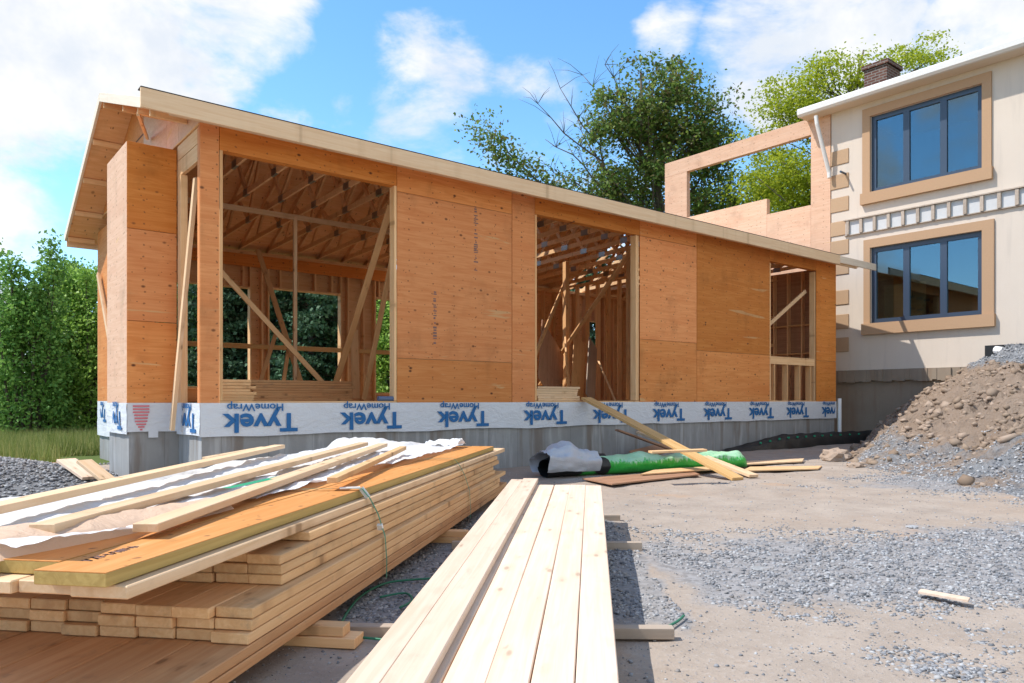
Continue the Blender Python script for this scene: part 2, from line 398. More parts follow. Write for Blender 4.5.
class MB:
    """collects shapes (world axes) and links them as ONE mesh object whose origin is at `org`"""
    def __init__(s): s.v = []; s.f = []
    def poly(s, pts, faces):
        o = len(s.v); s.v += [tuple(p) for p in pts]; s.f += [tuple(i + o for i in q) for q in faces]; return s
    def box(s, x0, x1, y0, y1, z0, z1):
        return s.poly([(x0, y0, z0), (x1, y0, z0), (x1, y1, z0), (x0, y1, z0), (x0, y0, z1), (x1, y0, z1), (x1, y1, z1), (x0, y1, z1)],
                      [(0, 3, 2, 1), (4, 5, 6, 7), (0, 1, 5, 4), (1, 2, 6, 5), (2, 3, 7, 6), (3, 0, 4, 7)])
    def bar(s, p0, p1, w, t, up=(0, 0, 1)):
        p0 = Vector(p0); p1 = Vector(p1); e = (p1 - p0).normalized(); n = e.cross(Vector(up)).normalized(); u = n.cross(e)
        pts = []
        for p in (p0, p1):
            for a, c in ((-1, -1), (1, -1), (1, 1), (-1, 1)): pts.append(p + n * (a * w / 2) + u * (c * t / 2))
        return s.poly(pts, [(0, 3, 2, 1), (4, 5, 6, 7), (0, 1, 5, 4), (1, 2, 6, 5), (2, 3, 7, 6), (3, 0, 4, 7)])
    def prism(s, outline, d):
        """outline: 3-D points of one face, d: extrusion vector"""
        n = len(outline); d = Vector(d); a = [Vector(p) for p in outline]
        return s.poly(a + [p + d for p in a], [tuple(range(n)), tuple(range(2 * n - 1, n - 1, -1))] + [(i, i + n, (i + 1) % n + n, (i + 1) % n) for i in range(n)])
    def tube(s, pts, rad, n=8):
        pts = [Vector(p) for p in pts]; rings = []
        for i, p in enumerate(pts):
            e = (pts[min(i + 1, len(pts) - 1)] - pts[max(i - 1, 0)]).normalized()
            a = e.orthogonal().normalized() if i == 0 else (rings[-1][1] - e * rings[-1][1].dot(e)).normalized()
            c = e.cross(a); r = rad[i] if hasattr(rad, '__len__') else rad
            rings.append(([p + (a * math.cos(q) + c * math.sin(q)) * r for q in [2 * math.pi * k / n for k in range(n)]], a))
        v = [q for ring, _ in rings for q in ring]
        f = [(i * n + k, i * n + (k + 1) % n, (i + 1) * n + (k + 1) % n, (i + 1) * n + k) for i in range(len(pts) - 1) for k in range(n)]
        f += [tuple(range(n - 1, -1, -1)), tuple(range((len(pts) - 1) * n, len(pts) * n))]
        return s.poly(v, f)
    def build(s, name, mat, parent=None, org=None, smooth=False, bevel=0):
        org = Vector(org) if org is not None else (WM[parent].translation.copy() if parent is not None else Vector())
        me = bpy.data.meshes.new(name)
        me.from_pydata([tuple(Vector(p) - org) for p in s.v], [], s.f)
        bm = bmesh.new(); bm.from_mesh(me)
        bmesh.ops.recalc_face_normals(bm, faces=bm.faces)
        if bevel: bmesh.ops.bevel(bm, geom=list(bm.edges), offset=bevel, segments=1, affect='EDGES', profile=.5)
        bm.to_mesh(me); bm.free()
        if smooth:
            for p in me.polygons: p.use_smooth = True
        me.materials.append(mat)
        o = bpy.data.objects.new(name, me)
        return link(o, parent, Matrix.Translation(org))
def frame_mat(p0, p1, up=(0, 0, 1)):
    p0 = Vector(p0); p1 = Vector(p1); e = (p1 - p0).normalized()
    n = Vector(up).cross(e).normalized(); u = e.cross(n)
    m = Matrix((e, n, u)).transposed().to_4x4(); m.translation = p0
    return m
BOXC = {}
def boxmesh(L, w, t, mat, bevel=.0025, name='board'):
    k = (round(L, 4), round(w, 4), round(t, 4), mat.name, bevel)
    if k in BOXC: return BOXC[k]
    bm = bmesh.new(); bmesh.ops.create_cube(bm, size=1)
    for v in bm.verts: v.co = Vector(((v.co.x + .5) * L, v.co.y * w, v.co.z * t))
    if bevel: bmesh.ops.bevel(bm, geom=list(bm.edges), offset=bevel, segments=1, affect='EDGES', profile=.5)
    me = bpy.data.meshes.new(name); bm.to_mesh(me); bm.free(); me.materials.append(mat)
    BOXC[k] = me
    return me
def board(name, p0, p1, w, t, mat, parent=None, up=(0, 0, 1), bevel=.0025):
    """sawn board from p0 to p1 (centre line), w across, t along `up`; grain runs along its own X"""
    p0 = Vector(p0); p1 = Vector(p1)
    o = bpy.data.objects.new(name, boxmesh((p1 - p0).length, w, t, mat, bevel, name))
    return link(o, parent, frame_mat(p0, p1, up))
def panel(name, x0, x1, z0, z1, y0, y1, mat, parent, axis='x', grain='h'):
    """sheet panel; axis 'x': lies in XZ between y0 and y1 ; axis 'y': x/y swapped. grain along local X (horizontal)"""
    L, H, T = x1 - x0, z1 - z0, y1 - y0
    bm = bmesh.new(); bmesh.ops.create_cube(bm, size=1)
    for v in bm.verts: v.co = Vector(((v.co.x + .5) * L, v.co.y * abs(T), (v.co.z + .5) * H))
    if grain == 'v':
        for v in bm.verts: v.co = Vector((v.co.z, v.co.y, -v.co.x))
    bmesh.ops.bevel(bm, geom=list(bm.edges), offset=.002, segments=1, affect='EDGES', profile=.5)
    me = bpy.data.meshes.new(name); bm.to_mesh(me); bm.free(); me.materials.append(mat)
    rot = Matrix() if axis == 'x' else Matrix.Rotation(R(90), 4, 'Z')
    ym = (y0 + y1) / 2
    mw = (Matrix.Translation((x0, ym, z0)) if axis == 'x' else Matrix.Translation((ym, x0, z0))) @ rot
    if grain == 'v': mw = mw @ Matrix.Rotation(R(-90), 4, 'Y')
    o = bpy.data.objects.new(name, me)
    return link(o, parent, mw)
def fbm(x, y, s, seed=0., o=4):
    return mnoise.fractal(Vector((x * s + seed, y * s - seed, seed)), 1., 2., o)
def setattr_f(me, name, vals):
    a = me.attributes.new(name, 'FLOAT', 'POINT'); a.data.foreach_set('value', np.asarray(vals, np.float32))

# ------------------------------------------------------------------ ground
def px_of(p):
    a = p[0] - CAM.x; c = p[1] - CAM.y
    d = a * FW.x + c * FW.y; X = a * RT.x + c * RT.y
    return X, d
def ground_z(x, y):
    X, d = px_of((x, y))
    return .035 * fbm(x, y, .35, 3.) + .012 * fbm(x, y, 1.7, 9.) + (.010 * abs(fbm(x, y, 3.2, 1., 3)) if d < 16 and d > 0 else 0)
def gravel_w(x, y):
    X, d = px_of((x, y))
    w = 0.
    # band of crushed stone across the yard, right of the planks
    if d > .5 and X > .7:
        lo = 3.75 + .06 * max(X - 1, 0); hi = 6.3 + .25 * min(max(X - 2, 0), 4) + .12 * X
        w = max(w, min((d - lo) / .7, (hi - d) / 1.3, (X - .75) / .5, 1))
    # between the two stacks
    if -1.2 < X < .9: w = max(w, min((X + .95 + (8 - d) * .02) / .3, 1., (d - 3.3) / .8, (7.6 - d) / .6))
    # at the foot of the soil mound
    w = max(w, min(.75, 1.15 - math.hypot((X - 6.0) / 2.2, (d - 10.0) / 1.6)))
    w = max(w, min(1, 1.3 - math.hypot((X + 7.1) / 1.9, (d - 10.2) / 1.6)))
    return max(0., min(1., w))
def lawn_w(x, y):
    X, d = px_of((x, y))
    w = min(1, max(0, (d - 12.3) / .8)) * min(1, max(0, (-4.6 - X) / .5))
    far = 1. if (d > 26 or x < -14 or y > 11.5 or y < -40) else 0.
    return max(w, far)
def make_ground():
    xs = np.concatenate([np.linspace(-700, -40, 12), np.linspace(-30, -6, 30), np.arange(-5.5, 18, .11), np.linspace(18.5, 40, 24), np.linspace(60, 900, 12)])
    ys = np.concatenate([np.linspace(-300, -20, 10), np.linspace(-16, -10.5, 12), np.arange(-10.2, 2.5, .11), np.linspace(3, 14, 24), np.linspace(18, 60, 16), np.linspace(90, 1200, 12)])
    V = []; G = []; Lw = []
    for y in ys:
        for x in xs:
            V.append((x, y, ground_z(x, y) if abs(x) < 60 and abs(y) < 60 else 0)); G.append(gravel_w(x, y)); Lw.append(lawn_w(x, y))
    nx = len(xs); F = [(j * nx + i, j * nx + i + 1, (j + 1) * nx + i + 1, (j + 1) * nx + i) for j in range(len(ys) - 1) for i in range(nx - 1)]
    me = npmesh('ground', V, F, M['ground'], True)
    setattr_f(me, 'gravel', G); setattr_f(me, 'lawn', Lw)
    o = link(bpy.data.objects.new('ground', me)); o['kind'] = 'structure'
make_ground()

# ------------------------------------------------------------------ stones
ICO = None
def ico():
    bm = bmesh.new(); bmesh.ops.create_icosphere(bm, subdivisions=1, radius=1)
    v = np.array([p.co[:] for p in bm.verts]); f = np.array([[q.index for q in fc.verts] for fc in bm.faces]); bm.free()
    return v, f
ICO = ico()
def scatter_stones(pts, sizes, flat=.6, rough=.38):
    bv, bf = ICO; n = len(pts); k = len(bv)
    pts = np.asarray(pts); sizes = np.asarray(sizes)
    V = np.repeat(bv[None], n, 0) * (1 + nrg.uniform(-rough, rough, (n, k, 1)))
    V *= np.stack([nrg.uniform(.7, 1.3, n), nrg.uniform(.6, 1.1, n), flat * nrg.uniform(.6, 1.2, n)], 1)[:, None]
    a = nrg.uniform(0, 6.283, n); t = nrg.uniform(-.6, .6, n)
    y = V[..., 1] * np.cos(t)[:, None] - V[..., 2] * np.sin(t)[:, None]; z = V[..., 1] * np.sin(t)[:, None] + V[..., 2] * np.cos(t)[:, None]
    x = V[..., 0] * np.cos(a)[:, None] - y * np.sin(a)[:, None]; y2 = V[..., 0] * np.sin(a)[:, None] + y * np.cos(a)[:, None]
    W = np.stack([x, y2, z], 2) * sizes[:, None, None] + pts[:, None]
    F = (bf[None] + (np.arange(n) * k)[:, None, None]).reshape(-1, 3)
    return W.reshape(-1, 3), F
def make_gravel():
    P = []; S = []
    tries = 0
    while len(P) < 34000 and tries < 300000:
        tries += 1
        d = 2.6 + 11.5 * rnd.random() ** 1.35; X = (rnd.random() * 2 - 1) * d * .72
        p = camp(X, d); w = gravel_w(p.x, p.y) + .85 * fbm(p.x, p.y, .8, 5.) + .35 * fbm(p.x, p.y, 3.1, 2.) - .12
        if rnd.random() > max(.09, min(1, (w - .1) / .55)): continue
        P.append((p.x, p.y, ground_z(p.x, p.y) + .001)); S.append((.005 + .013 * rnd.random() ** 1.7) * (1 if w > .35 else rnd.choice((.35, .45, .55, .8))) * (.8 + .035 * d))
    v, f = scatter_stones(P, S)
    o = link(bpy.data.objects.new('gravel', npmesh('gravel', v, f, M['stone'])))
    tag(o, 'grey crushed stone scattered over the dirt yard', 'gravel', kind='stuff')
make_gravel()

# ------------------------------------------------------------------ the timber addition
A = thing('house_addition', (0, 0, 0), 'single storey timber house addition under construction with bare plywood walls', 'building')
XE = 15.68; YB = 6.55; ZF = 1.08; ZT = 4.60; BX = -.616; BY0 = 1.033; BY1 = 2.30
# foundation (poured concrete, follows the bump-out)
fm = MB()
fm.box(.03, XE - .03, .03, .27, -.4, 1.02)
fm.box(.03, .27, .27, BY0 + .24, -.4, 1.02)
fm.box(BX + .03, .03, BY0 + .03, BY0 + .24, -.4, 1.02)
fm.box(BX + .03, BX + .27, BY0 + .24, BY1, -.4, 1.02)
fm.box(BX + .27, .27, BY1 - .24, BY1, -.4, 1.02)
fm.box(.03, .27, BY1, YB - .03, -.4, 1.02)
fm.box(.27, XE - .03, YB - .27, YB - .03, -.4, 1.02)
fm.box(XE - .27, XE - .03, .27, YB - .27, -.4, 1.02)
fm.build('foundation', M['concrete'], A)
MB().box(.0, XE, 0.0, YB, 1.021, 1.062).box(BX, -.002, BY0, BY1, 1.021, 1.062).build('floor_deck', M['stud'], A)
# house wrap band
def wrap_strip(path, z0, z1, seed):
    pts = []; lens = [0]
    for (a, c) in zip(path[:-1], path[1:]): lens.append(lens[-1] + (Vector(c) - Vector(a)).length)
    n = max(8, int(lens[-1] / .06)); rows = 9; V = []
    for i in range(n + 1):
        s = lens[-1] * i / n; k = max(j for j in range(len(path) - 1) if lens[j] <= s + 1e-6 or j == 0)
        a = Vector(path[k]); c = Vector(path[k + 1]); e = (c - a).normalized(); nn = Vector((e.y, -e.x, 0)); p = a + e * (s - lens[k])
        for r in range(rows):
            z = z0 + (z1 - z0) * r / (rows - 1)
            if r == 0: z += .02 * fbm(s, 0, .8, seed)
            V.append((*(p + nn * (.009 + .005 * fbm(s, z, 1.6, seed) + .007 * fbm(s + z * 1.5, z * .6, 4.5, seed, 3) - .002))[:2], z))
    F = [(i * rows + r, (i + 1) * rows + r, (i + 1) * rows + r + 1, i * rows + r + 1) for i in range(n) for r in range(rows - 1)]
    return V, F
def wrap(name, path, z0, z1, seed):
    v, f = wrap_strip(path, z0, z1, seed)
    me = npmesh(name, v, f, M['wrap'], True)
    return link(bpy.data.objects.new(name, me), A, Matrix())
w_front = wrap('house_wrap', [(0, 0, 0), (XE + .01, 0, 0)], .655, 1.082, 1.)
w_ret = wrap('house_wrap', [(0, BY0, 0), (0, -.012, 0)], .66, 1.082, 2.)
w_bf = wrap('house_wrap', [(BX, BY0, 0), (0, BY0, 0)], .70, 1.082, 3.)
w_bs = wrap('house_wrap', [(BX, BY1, 0), (BX, BY0 - .012, 0)], .67, 1.082, 4.)
w_side = wrap('house_wrap', [(0, YB, 0), (0, BY1, 0)], .45, 1.10, 5.)
for o in (w_front, w_ret, w_bf, w_bs, w_side):
    o.data.materials.append(M['wrap'])
def text_mesh(body, size, bold=.012):
    cu = bpy.data.curves.new('t', 'FONT'); cu.body = body; cu.size = size; cu.offset = bold; cu.extrude = .0012; cu.resolution_u = 3
    o = bpy.data.objects.new('t', cu); COL.objects.link(o)
    bpy.context.view_layer.update()
    me = bpy.data.meshes.new_from_object(o.evaluated_get(bpy.context.evaluated_depsgraph_get()))
    bpy.data.objects.remove(o); bpy.data.curves.remove(cu)
    return me
def text_geo(body, size, width=None, bold=.012):
    me = text_mesh(body, size, bold)
    v = np.array([p.co[:] for p in me.vertices]); f = [tuple(p.vertices) for p in me.polygons]
    v[:, 0] -= v[:, 0].min()
    if width: v[:, 0] *= width / v[:, 0].max()
    return v, f
tv, tf = text_geo('Tyvek', .335, 1.0, .0095); hv, hf = text_geo('HomeWrap', .135, .74, .002)
def logo_mesh():
    h = hv.copy(); h[:, 0] += .20; h[:, 1] -= .135
    v = np.concatenate([tv, h]); f = list(tf) + [tuple(i + len(tv) for i in q) for q in hf]
    me = bpy.data.meshes.new('lettering'); me.from_pydata(v.tolist(), [], f); me.materials.append(M['ink']); return me
LOGO = logo_mesh()
def put_text(me, origin, right, up, parent, name='lettering'):
    r = Vector(right).normalized(); u = Vector(up).normalized(); n = r.cross(u)
    m = Matrix((r, u, n)).transposed().to_4x4(); m.translation = Vector(origin)
    o = bpy.data.objects.new(name, me); return link(o, parent, m)
for px in (297, 401, 488, 566, 629, 684, 731, 773, 808):      # right-hand ends of the printed name, upside down along the band
    x = fp(px, 425).x
    put_text(LOGO, (x, -.0235, .935), (-1, 0, 0), (0, 0, -1), w_front)
def part_of_logo(keep):                                        # the strip is cut off at the corners
    me = LOGO.copy(); bm = bmesh.new(); bm.from_mesh(me)
    bmesh.ops.bisect_plane(bm, geom=list(bm.verts) + list(bm.edges) + list(bm.faces), plane_co=(keep, 0, 0), plane_no=(1, 0, 0), clear_outer=True)
    bm.to_mesh(me); bm.free(); return me
x = fp(835, 410).x + .30
cutm = LOGO.copy(); bm = bmesh.new(); bm.from_mesh(cutm)
bmesh.ops.bisect_plane(bm, geom=list(bm.verts) + list(bm.edges) + list(bm.faces), plane_co=(.34, 0, 0), plane_no=(1, 0, 0), clear_inner=True); bm.to_mesh(cutm); bm.free()
put_text(cutm, (x, -.0235, .935), (-1, 0, 0), (0, 0, -1), w_front)
put_text(part_of_logo(.62), (-.018, .12, .94), (0, 1, 0), (0, 0, -1), w_ret)
put_text(part_of_logo(.55), (BX - .018, BY0 + .25, .96), (0, 1, 0), (0, 0, -1), w_bs)
put_text(part_of_logo(.5), (-.018, 5.7, .95), (0, 1, 0), (0, 0, -1), w_side)
# red installation print on the bump-out's wrap
rm_ = MB()
for k, (wd_, z) in enumerate(((.20, 1.04), (.20, 1.0), (.20, .96), (.17, .92), (.16, .88), (.15, .84), (.12, .80), (.08, .765), (.03, .73))):
    rm_.box(-.45 - wd_ / 2, -.45 + wd_ / 2, BY0 - .022, BY0 - .018, z - .010, z + .010)
rm_.build('red_print', M['redink'], w_bf)
MB().box(-.36, -.24, BY0 - .014, BY0 - .008, .62, .72).build('loose_flap', M['wrap'], w_bf)
# sheathing
PT = .016                      # panel thickness, proud of the framing
def sheet(x0, x1, z0, z1, mat='ply', grain='h', y=0.): return panel('sheathing_panel', x0 + .002, x1 - .002, z0 + .002, z1 - .002, y, y + PT, M[mat], A, 'x', grain)
sheet(0.0, .235, ZF, ZT, 'ply2', 'h')
for z0, z1, m in ((ZF, 1.74, 'ply'), (1.745, 4.22, 'ply2'), (4.225, ZT, 'ply')): sheet(2.815, 5.005, z0, z1, m)
sheet(5.012, 5.513, ZF, ZT, 'ply2', 'h')
for z0, z1, m in ((ZF, 2.3, 'ply'), (2.305, 4.30, 'ply2'), (4.305, ZT + .1, 'ply')): sheet(8.19, 9.955, z0, z1, m)
for z0, z1, m in ((ZF, 2.15, 'ply'), (2.155, ZT + .1, 'ply3')): sheet(9.965, 12.66, z0, z1, m)
for z0, z1, m in ((ZF, 2.1, 'ply3'), (2.105, ZT + .1, 'ply3')): sheet(14.72, XE, z0, z1, m)
for x0, x1, zb in ((.24, 2.81, 4.30), (5.518, 8.185, 4.31), (12.665, 14.715, 4.34)):
    panel('header', x0, x1, zb, ZT + .05, 0.002, .14, M['ply3'], A)
for x0, x1 in ((.24, 2.81), (5.518, 8.185), (12.665, 14.715)):
    board('sill_plate', (x0, .08, 1.084), (x1, .08, 1.084), .14, .04, M['stud'], A)
for x, m in ((2.79, 'stud'), (8.14, 'stud'), (8.095, 'stud'), (5.54, 'studdark'), (.262, 'studdark'), (12.69, 'stud'), (14.66, 'stud')):
    board('jamb_stud', (x, .075, ZF + .03), (x, .075, 4.30), .04, .14, M[m], A, up=(0, 1, 0))
for x0, x1, z in ((2.83, 4.99, 1.742), (2.83, 4.99, 4.222), (8.2, 9.94, 2.302), (8.2, 9.94, 4.302), (9.98, 12.65, 2.152), (14.74, 15.6, 2.102)):
    board('wall_blocking', (x0, .065, z), (x1, .065, z), .09, .04, M['studdark'], A)
for x in (5.0085, 9.96): board('wall_stud', (x, .065, ZF + .03), (x, .065, 4.55), .06, .09, M['studdark'], A, up=(0, 1, 0))
# bump-out
for z0, z1, m in ((ZF, 2.16, 'ply'), (2.165, 3.37, 'ply2'), (3.375, 4.51, 'ply3')): panel('sheathing_panel', BX, -.004, z0, z1 - .003, BY0 - .001, BY0 + PT, M[m], A)
panel('sheathing_panel', BY0 + PT + .003, BY1, ZF, 4.51, BX, BX + PT, M['plysunlit'], A, 'y')
panel('sheathing_panel', BX + .02, -.004, ZF, 4.51, BY1 - PT, BY1, M['ply'], A)
MB().box(BX + .02, -.006, BY0 + .02, BY1 - .02, 4.49, 4.515).build('bump_out_lid', M['ply3'], A)
# left wall, front bay: corner column side, beam, studs
panel('sheathing_panel', .02, .11, ZF, 4.56, 0.0, PT, M['ply2'], A, 'y', 'v')
for z0, z1 in ((4.36, 4.56), (4.14, 4.355)): board('side_beam', (.03, .115, (z0 + z1) / 2), (.03, BY0 - .005, (z0 + z1) / 2), .05, z1 - z0 - .004, M['stud'], A)
board('jamb_stud', (.04, .95, ZF), (.04, .95, 4.14), .14, .07, M['stud'], A, up=(1, 0, 0))
board('jamb_stud', (.04, .86, ZF), (.04, .86, 4.14), .04, .09, M['stud'], A, up=(1, 0, 0))
board('top_plate', (.03, .02, 4.575), (.03, YB, 4.575), .09, .022, M['studdark'], A)
# gable infill above the side wall (roof underside line: front eave .. ridge .. back eave)
RY0, RZ0 = -.40, 4.50          # underside of the deck at the front eave
RYR, RZR = 3.56, 5.85          # ridge
RY1, RZ1 = 7.0, 4.20           # back eave
def roof_z(y): return RZ0 + (RZR - RZ0) * (y - RY0) / (RYR - RY0) if y < RYR else RZR + (RZ1 - RZR) * (y - RYR) / (RY1 - RYR)
def gable(y0, y1, mat, x=0.0):
    ys = [y0] + ([RYR] if y0 < RYR < y1 else []) + [y1]
    out = [(x, y0, 4.59), (x, y1, 4.59)] + [(x, y, roof_z(y) - .006) for y in reversed(ys)]
    if roof_z(y1) < 4.6: out = [(x, y0, 4.59), (x, YB - .3, 4.59)] + [(x, y, roof_z(y) - .006) for y in reversed(ys[:-1])]
    MB().prism(out, (.018, 0, 0)).build('gable_panel', M[mat], A, org=(0, y0, 4.6))
gable(.03, .96, 'plysunlit'); gable(.966, 1.55, 'plysunlit'); gable(1.556, 2.9, 'plysunlit'); gable(2.906, 4.6, 'ply'); gable(4.606, 5.95, 'ply')
# left wall behind the bump-out
panel('sheathing_panel', BY1 + .003, 4.5, ZF + .02, 4.57, 0.0, PT, M['ply'], A, 'y'); panel('sheathing_panel', 4.506, YB, ZF + .02, 4.35, 0.0, PT, M['ply'], A, 'y')
board('leaning_brace', (-.10, 4.6, 1.75), (-.06, 6.2, 3.5), .04, .09, M['spruce'], A, up=(0, 1, 0))
# rear wall: plates, studs, sheathing between the window openings
WINS = [(2.0, 2.78, 1.62, 3.66), (3.55, 5.95, 1.62, 3.55), (7.3, 8.35, 1.75, 3.5), (12.2, 12.75, 2.2, 3.1), (14.6, 15.0, 1.6, 3.2)]
WINS = [(.9, 2.9, 1.40, 3.53), (3.33, 5.02, 1.40, 3.57), (5.95, 7.25, 1.30, 3.57), (13.1, 13.62, 2.5, 3.5)]
def in_win(x, z=None): return any(a - .02 < x < c + .02 and (z is None or z0 < z < z1) for a, c, z0, z1 in WINS)
edges = [0.0] + [e for w_ in WINS for e in (w_[0], w_[1])] + [XE]
for i in range(0, len(edges), 2): panel('rear_sheathing', edges[i], edges[i + 1], ZF, 4.36, YB, YB + PT, M['plyroof'], A)
for a, c, z0, z1 in WINS:
    panel('rear_sheathing', a + .002, c - .002, z1 + .04, 4.36, YB, YB + PT, M['plyroof'], A); panel('rear_sheathing', a + .002, c - .002, ZF, z0 - .04, YB, YB + PT, M['plyroof'], A)
    board('window_sill', (a, YB - .07, z0 - .02), (c, YB - .07, z0 - .02), .14, .04, M['stud'], A)
    board('window_head', (a, YB - .07, z1 + .02), (c, YB - .07, z1 + .02), .14, .04, M['stud'], A)
    for x in (a - .02, c + .02): board('wall_stud', (x, YB - .07, ZF), (x, YB - .07, 4.26), .04, .14, M['stud'], A, up=(0, 1, 0))
x = .3
while x < XE - .1:
    if not in_win(x): board('wall_stud', (x, YB - .07, ZF), (x, YB - .07, 4.26), .04, .14, M['stud' if rnd.random() < .6 else 'studdark'], A, up=(0, 1, 0))
    else:
        w_ = [q for q in WINS if q[0] - .02 < x < q[1] + .02][0]
        board('cripple_stud', (x, YB - .07, w_[3] + .04), (x, YB - .07, 4.0), .04, .14, M['stud'], A, up=(0, 1, 0))
    x += .41
board('top_plate', (.02, YB - .07, 4.28), (XE, YB - .07, 4.28), .14, .04, M['stud'], A); board('top_plate', (.02, YB - .07, 4.321), (XE, YB - .07, 4.321), .14, .038, M['stud'], A)
board('rear_header', (.3, YB - .15, 4.13), (9.0, YB - .15, 4.13), .02, .26, M['ply3'], A)
board('guard_rail', (.3, YB - .16, 2.28), (7.6, YB - .16, 2.28), .03, .10, M['yellow'], A)
# right end wall of the addition
panel('sheathing_panel', PT + .01, YB, ZF, 4.55, XE - PT, XE, M['scrap'], A, 'y')  # dark brown colour stands in for the shade between the studs
for i in range(14): board('wall_stud', (XE - .09, .45 + .41 * i, ZF), (XE - .09, .45 + .41 * i, 4.5), .14, .04, M['stud'], A, up=(0, 1, 0))
for z in (2.35, 3.1): board('wall_blocking', (XE - .09, .47, z), (XE - .09, 6.2, z), .13, .04, M['studdark'], A)
# interior partition (studs only) seen through the middle and right openings
for i in range(9): board('partition_stud', (12.15, 3.0 + .41 * i, ZF), (12.15, 3.0 + .41 * i, 4.4), .14, .04, M['stud' if i % 2 else 'studdark'], A, up=(0, 1, 0))
board('partition_plate', (12.15, 2.95, 4.42), (12.15, 6.3, 4.42), .14, .04, M['stud'], A)
for i in range(7): board('partition_stud', (12.75 + .37 * i, 1.55, ZF), (12.75 + .37 * i, 1.55, 4.3), .04, .14, M['stud'], A, up=(0, 1, 0))
board('partition_plate', (12.6, 1.55, 4.33), (15.4, 1.55, 4.33), .14, .04, M['stud'], A)
for z in (2.6, 3.35): board('partition_plate', (12.6, 1.63, z), (15.4, 1.63, z), .02, .09, M['studdark'], A)
for i in range(6): board('partition_stud', (12.9 + .5 * i, 3.4, ZF), (12.9 + .5 * i, 3.4, 4.3), .04, .14, M['studdark'], A, up=(0, 1, 0))
board('diagonal_brace', (12.85, .6, 2.55), (14.65, .25, 3.85), .04, .09, M['spruce'], A)
board('rough_sill', (12.7, .09, 2.12), (14.65, .09, 2.12), .16, .04, M['stud'], A)
board('rough_sill', (12.7, .02, 2.03), (14.65, .02, 2.03), .02, .14, M['stud'], A)
for x in (12.9, 13.45, 14.0, 14.5): board('cripple_stud', (x, .09, ZF), (x, .09, 2.10), .04, .14, M['studdark'], A, up=(0, 1, 0))
# shoring posts and braces inside the left opening
def ip(px, py, y): return fp(px, py, y)
def brace(name, a, c, ya, yc, w=.09, t=.04, m='stud'):
    board(name, ip(*a, ya), ip(*c, yc), w, t, M[m], A, up=(.2, 1, 0))
brace('post', (295, 401), (295, 217), 2.9, 2.9, .06, .09, 'spruce')
board('lateral_brace', (.3, 2.9, ip(218, 205, 2.9).z), (6.2, 2.9, ip(218, 205, 2.9).z), .04, .09, M['spruce'], A)
brace('diagonal_brace', (213, 263), (322, 382), 2.2, 2.2, .08, .04, 'stud')
brace('diagonal_brace', (258, 250), (306, 399), 4.6, 2.6, .09, .04, 'studdark')
brace('diagonal_brace', (277, 330), (255, 398), 4.2, 3.0, .07, .04, 'studdark')
brace('diagonal_brace', (290, 340), (281, 398), 3.6, 2.2, .06, .04, 'studdark')
brace('diagonal_brace', (391, 205), (331, 399), .4, 2.4, .10, .04, 'studdark')
brace('diagonal_brace', (396, 240), (364, 399), .5, 1.6, .08, .04, 'studdark')
brace('post', (356, 399), (354, 330), 3.0, 3.3, .14, .05, 'stud')
brace('diagonal_brace', (636, 243), (540, 385), .5, 4.0, .10, .04, 'studdark')
brace('diagonal_brace', (566, 280), (533, 360), 3.5, 2.2, .08, .04, 'studdark')
brace('post', (566, 400), (566, 262), 3.2, 3.2, .10, .14, 'studdark')
brace('post', (631, 400), (631, 250), 1.6, 1.6, .18, .14, 'studdark')
# tall board leaning from the wrap up into the side bay
board('leaning_brace', fp(180, 430, .75) + Vector((-.1, 0, 0)), fp(196, 178, .35), .05, .09, M['spruce'], A, up=(0, 1, 0))
# roof trusses: chords in one mesh, each web a piece of its own
TB = 4.62
def truss_proto():
    t = MB(); w = .04
    def ch(p, q, h=.09): t.bar(p, q, w, h)
    def tz(y): return roof_z(y) - .05
    ch((0, .16, tz(.16)), (0, RYR, tz(RYR))); ch((0, RYR, tz(RYR)), (0, 6.9, tz(6.9)))
    ch((0, .02, 4.655), (0, 6.55, 4.42))
    o = t.build('roof_truss', M['stud'], A, org=(0, 0, 4.6))
    bz = lambda y: 4.655 - (y - .02) / 6.53 * .235
    pts = [(1.0, 1.45), (2.0, 1.45), (2.0, 2.7), (3.56, 2.7), (3.56, 4.3), (5.0, 4.3), (5.0, 5.5)]
    for i, (yt, yb) in enumerate(pts):
        MB().bar((0, yt, tz(yt) - .03), (0, yb, bz(yb) + .03), .038, .075, (0, 1, .01)).build('web', M['stud' if i % 2 else 'studdark'], o, org=(0, yt, tz(yt)))
    for yb in (1.45, 2.7, 4.3):
        MB().box(-.021, .021, yb - .1, yb + .1, bz(yb) - .05, bz(yb) + .06).build('gusset_plate', M['metal'], o, org=(0, yb, bz(yb)))
    return o
tr = truss_proto(); kids = list(tr.children)
TX = [.32 + .60 * i for i in range(26)]
for i, x in enumerate(TX):
    if i == 0:
        mw = WM[tr].copy(); mw.translation.x = x; WM[tr] = mw; tr.matrix_local = mw
        continue
    c = tr.copy(); COL.objects.link(c); c.parent = A; mw = Matrix.Translation((x, 0, 4.6)); c.matrix_local = mw; WM[c] = mw
    for k in kids:
        kc = k.copy(); COL.objects.link(kc); kc.parent = c; 
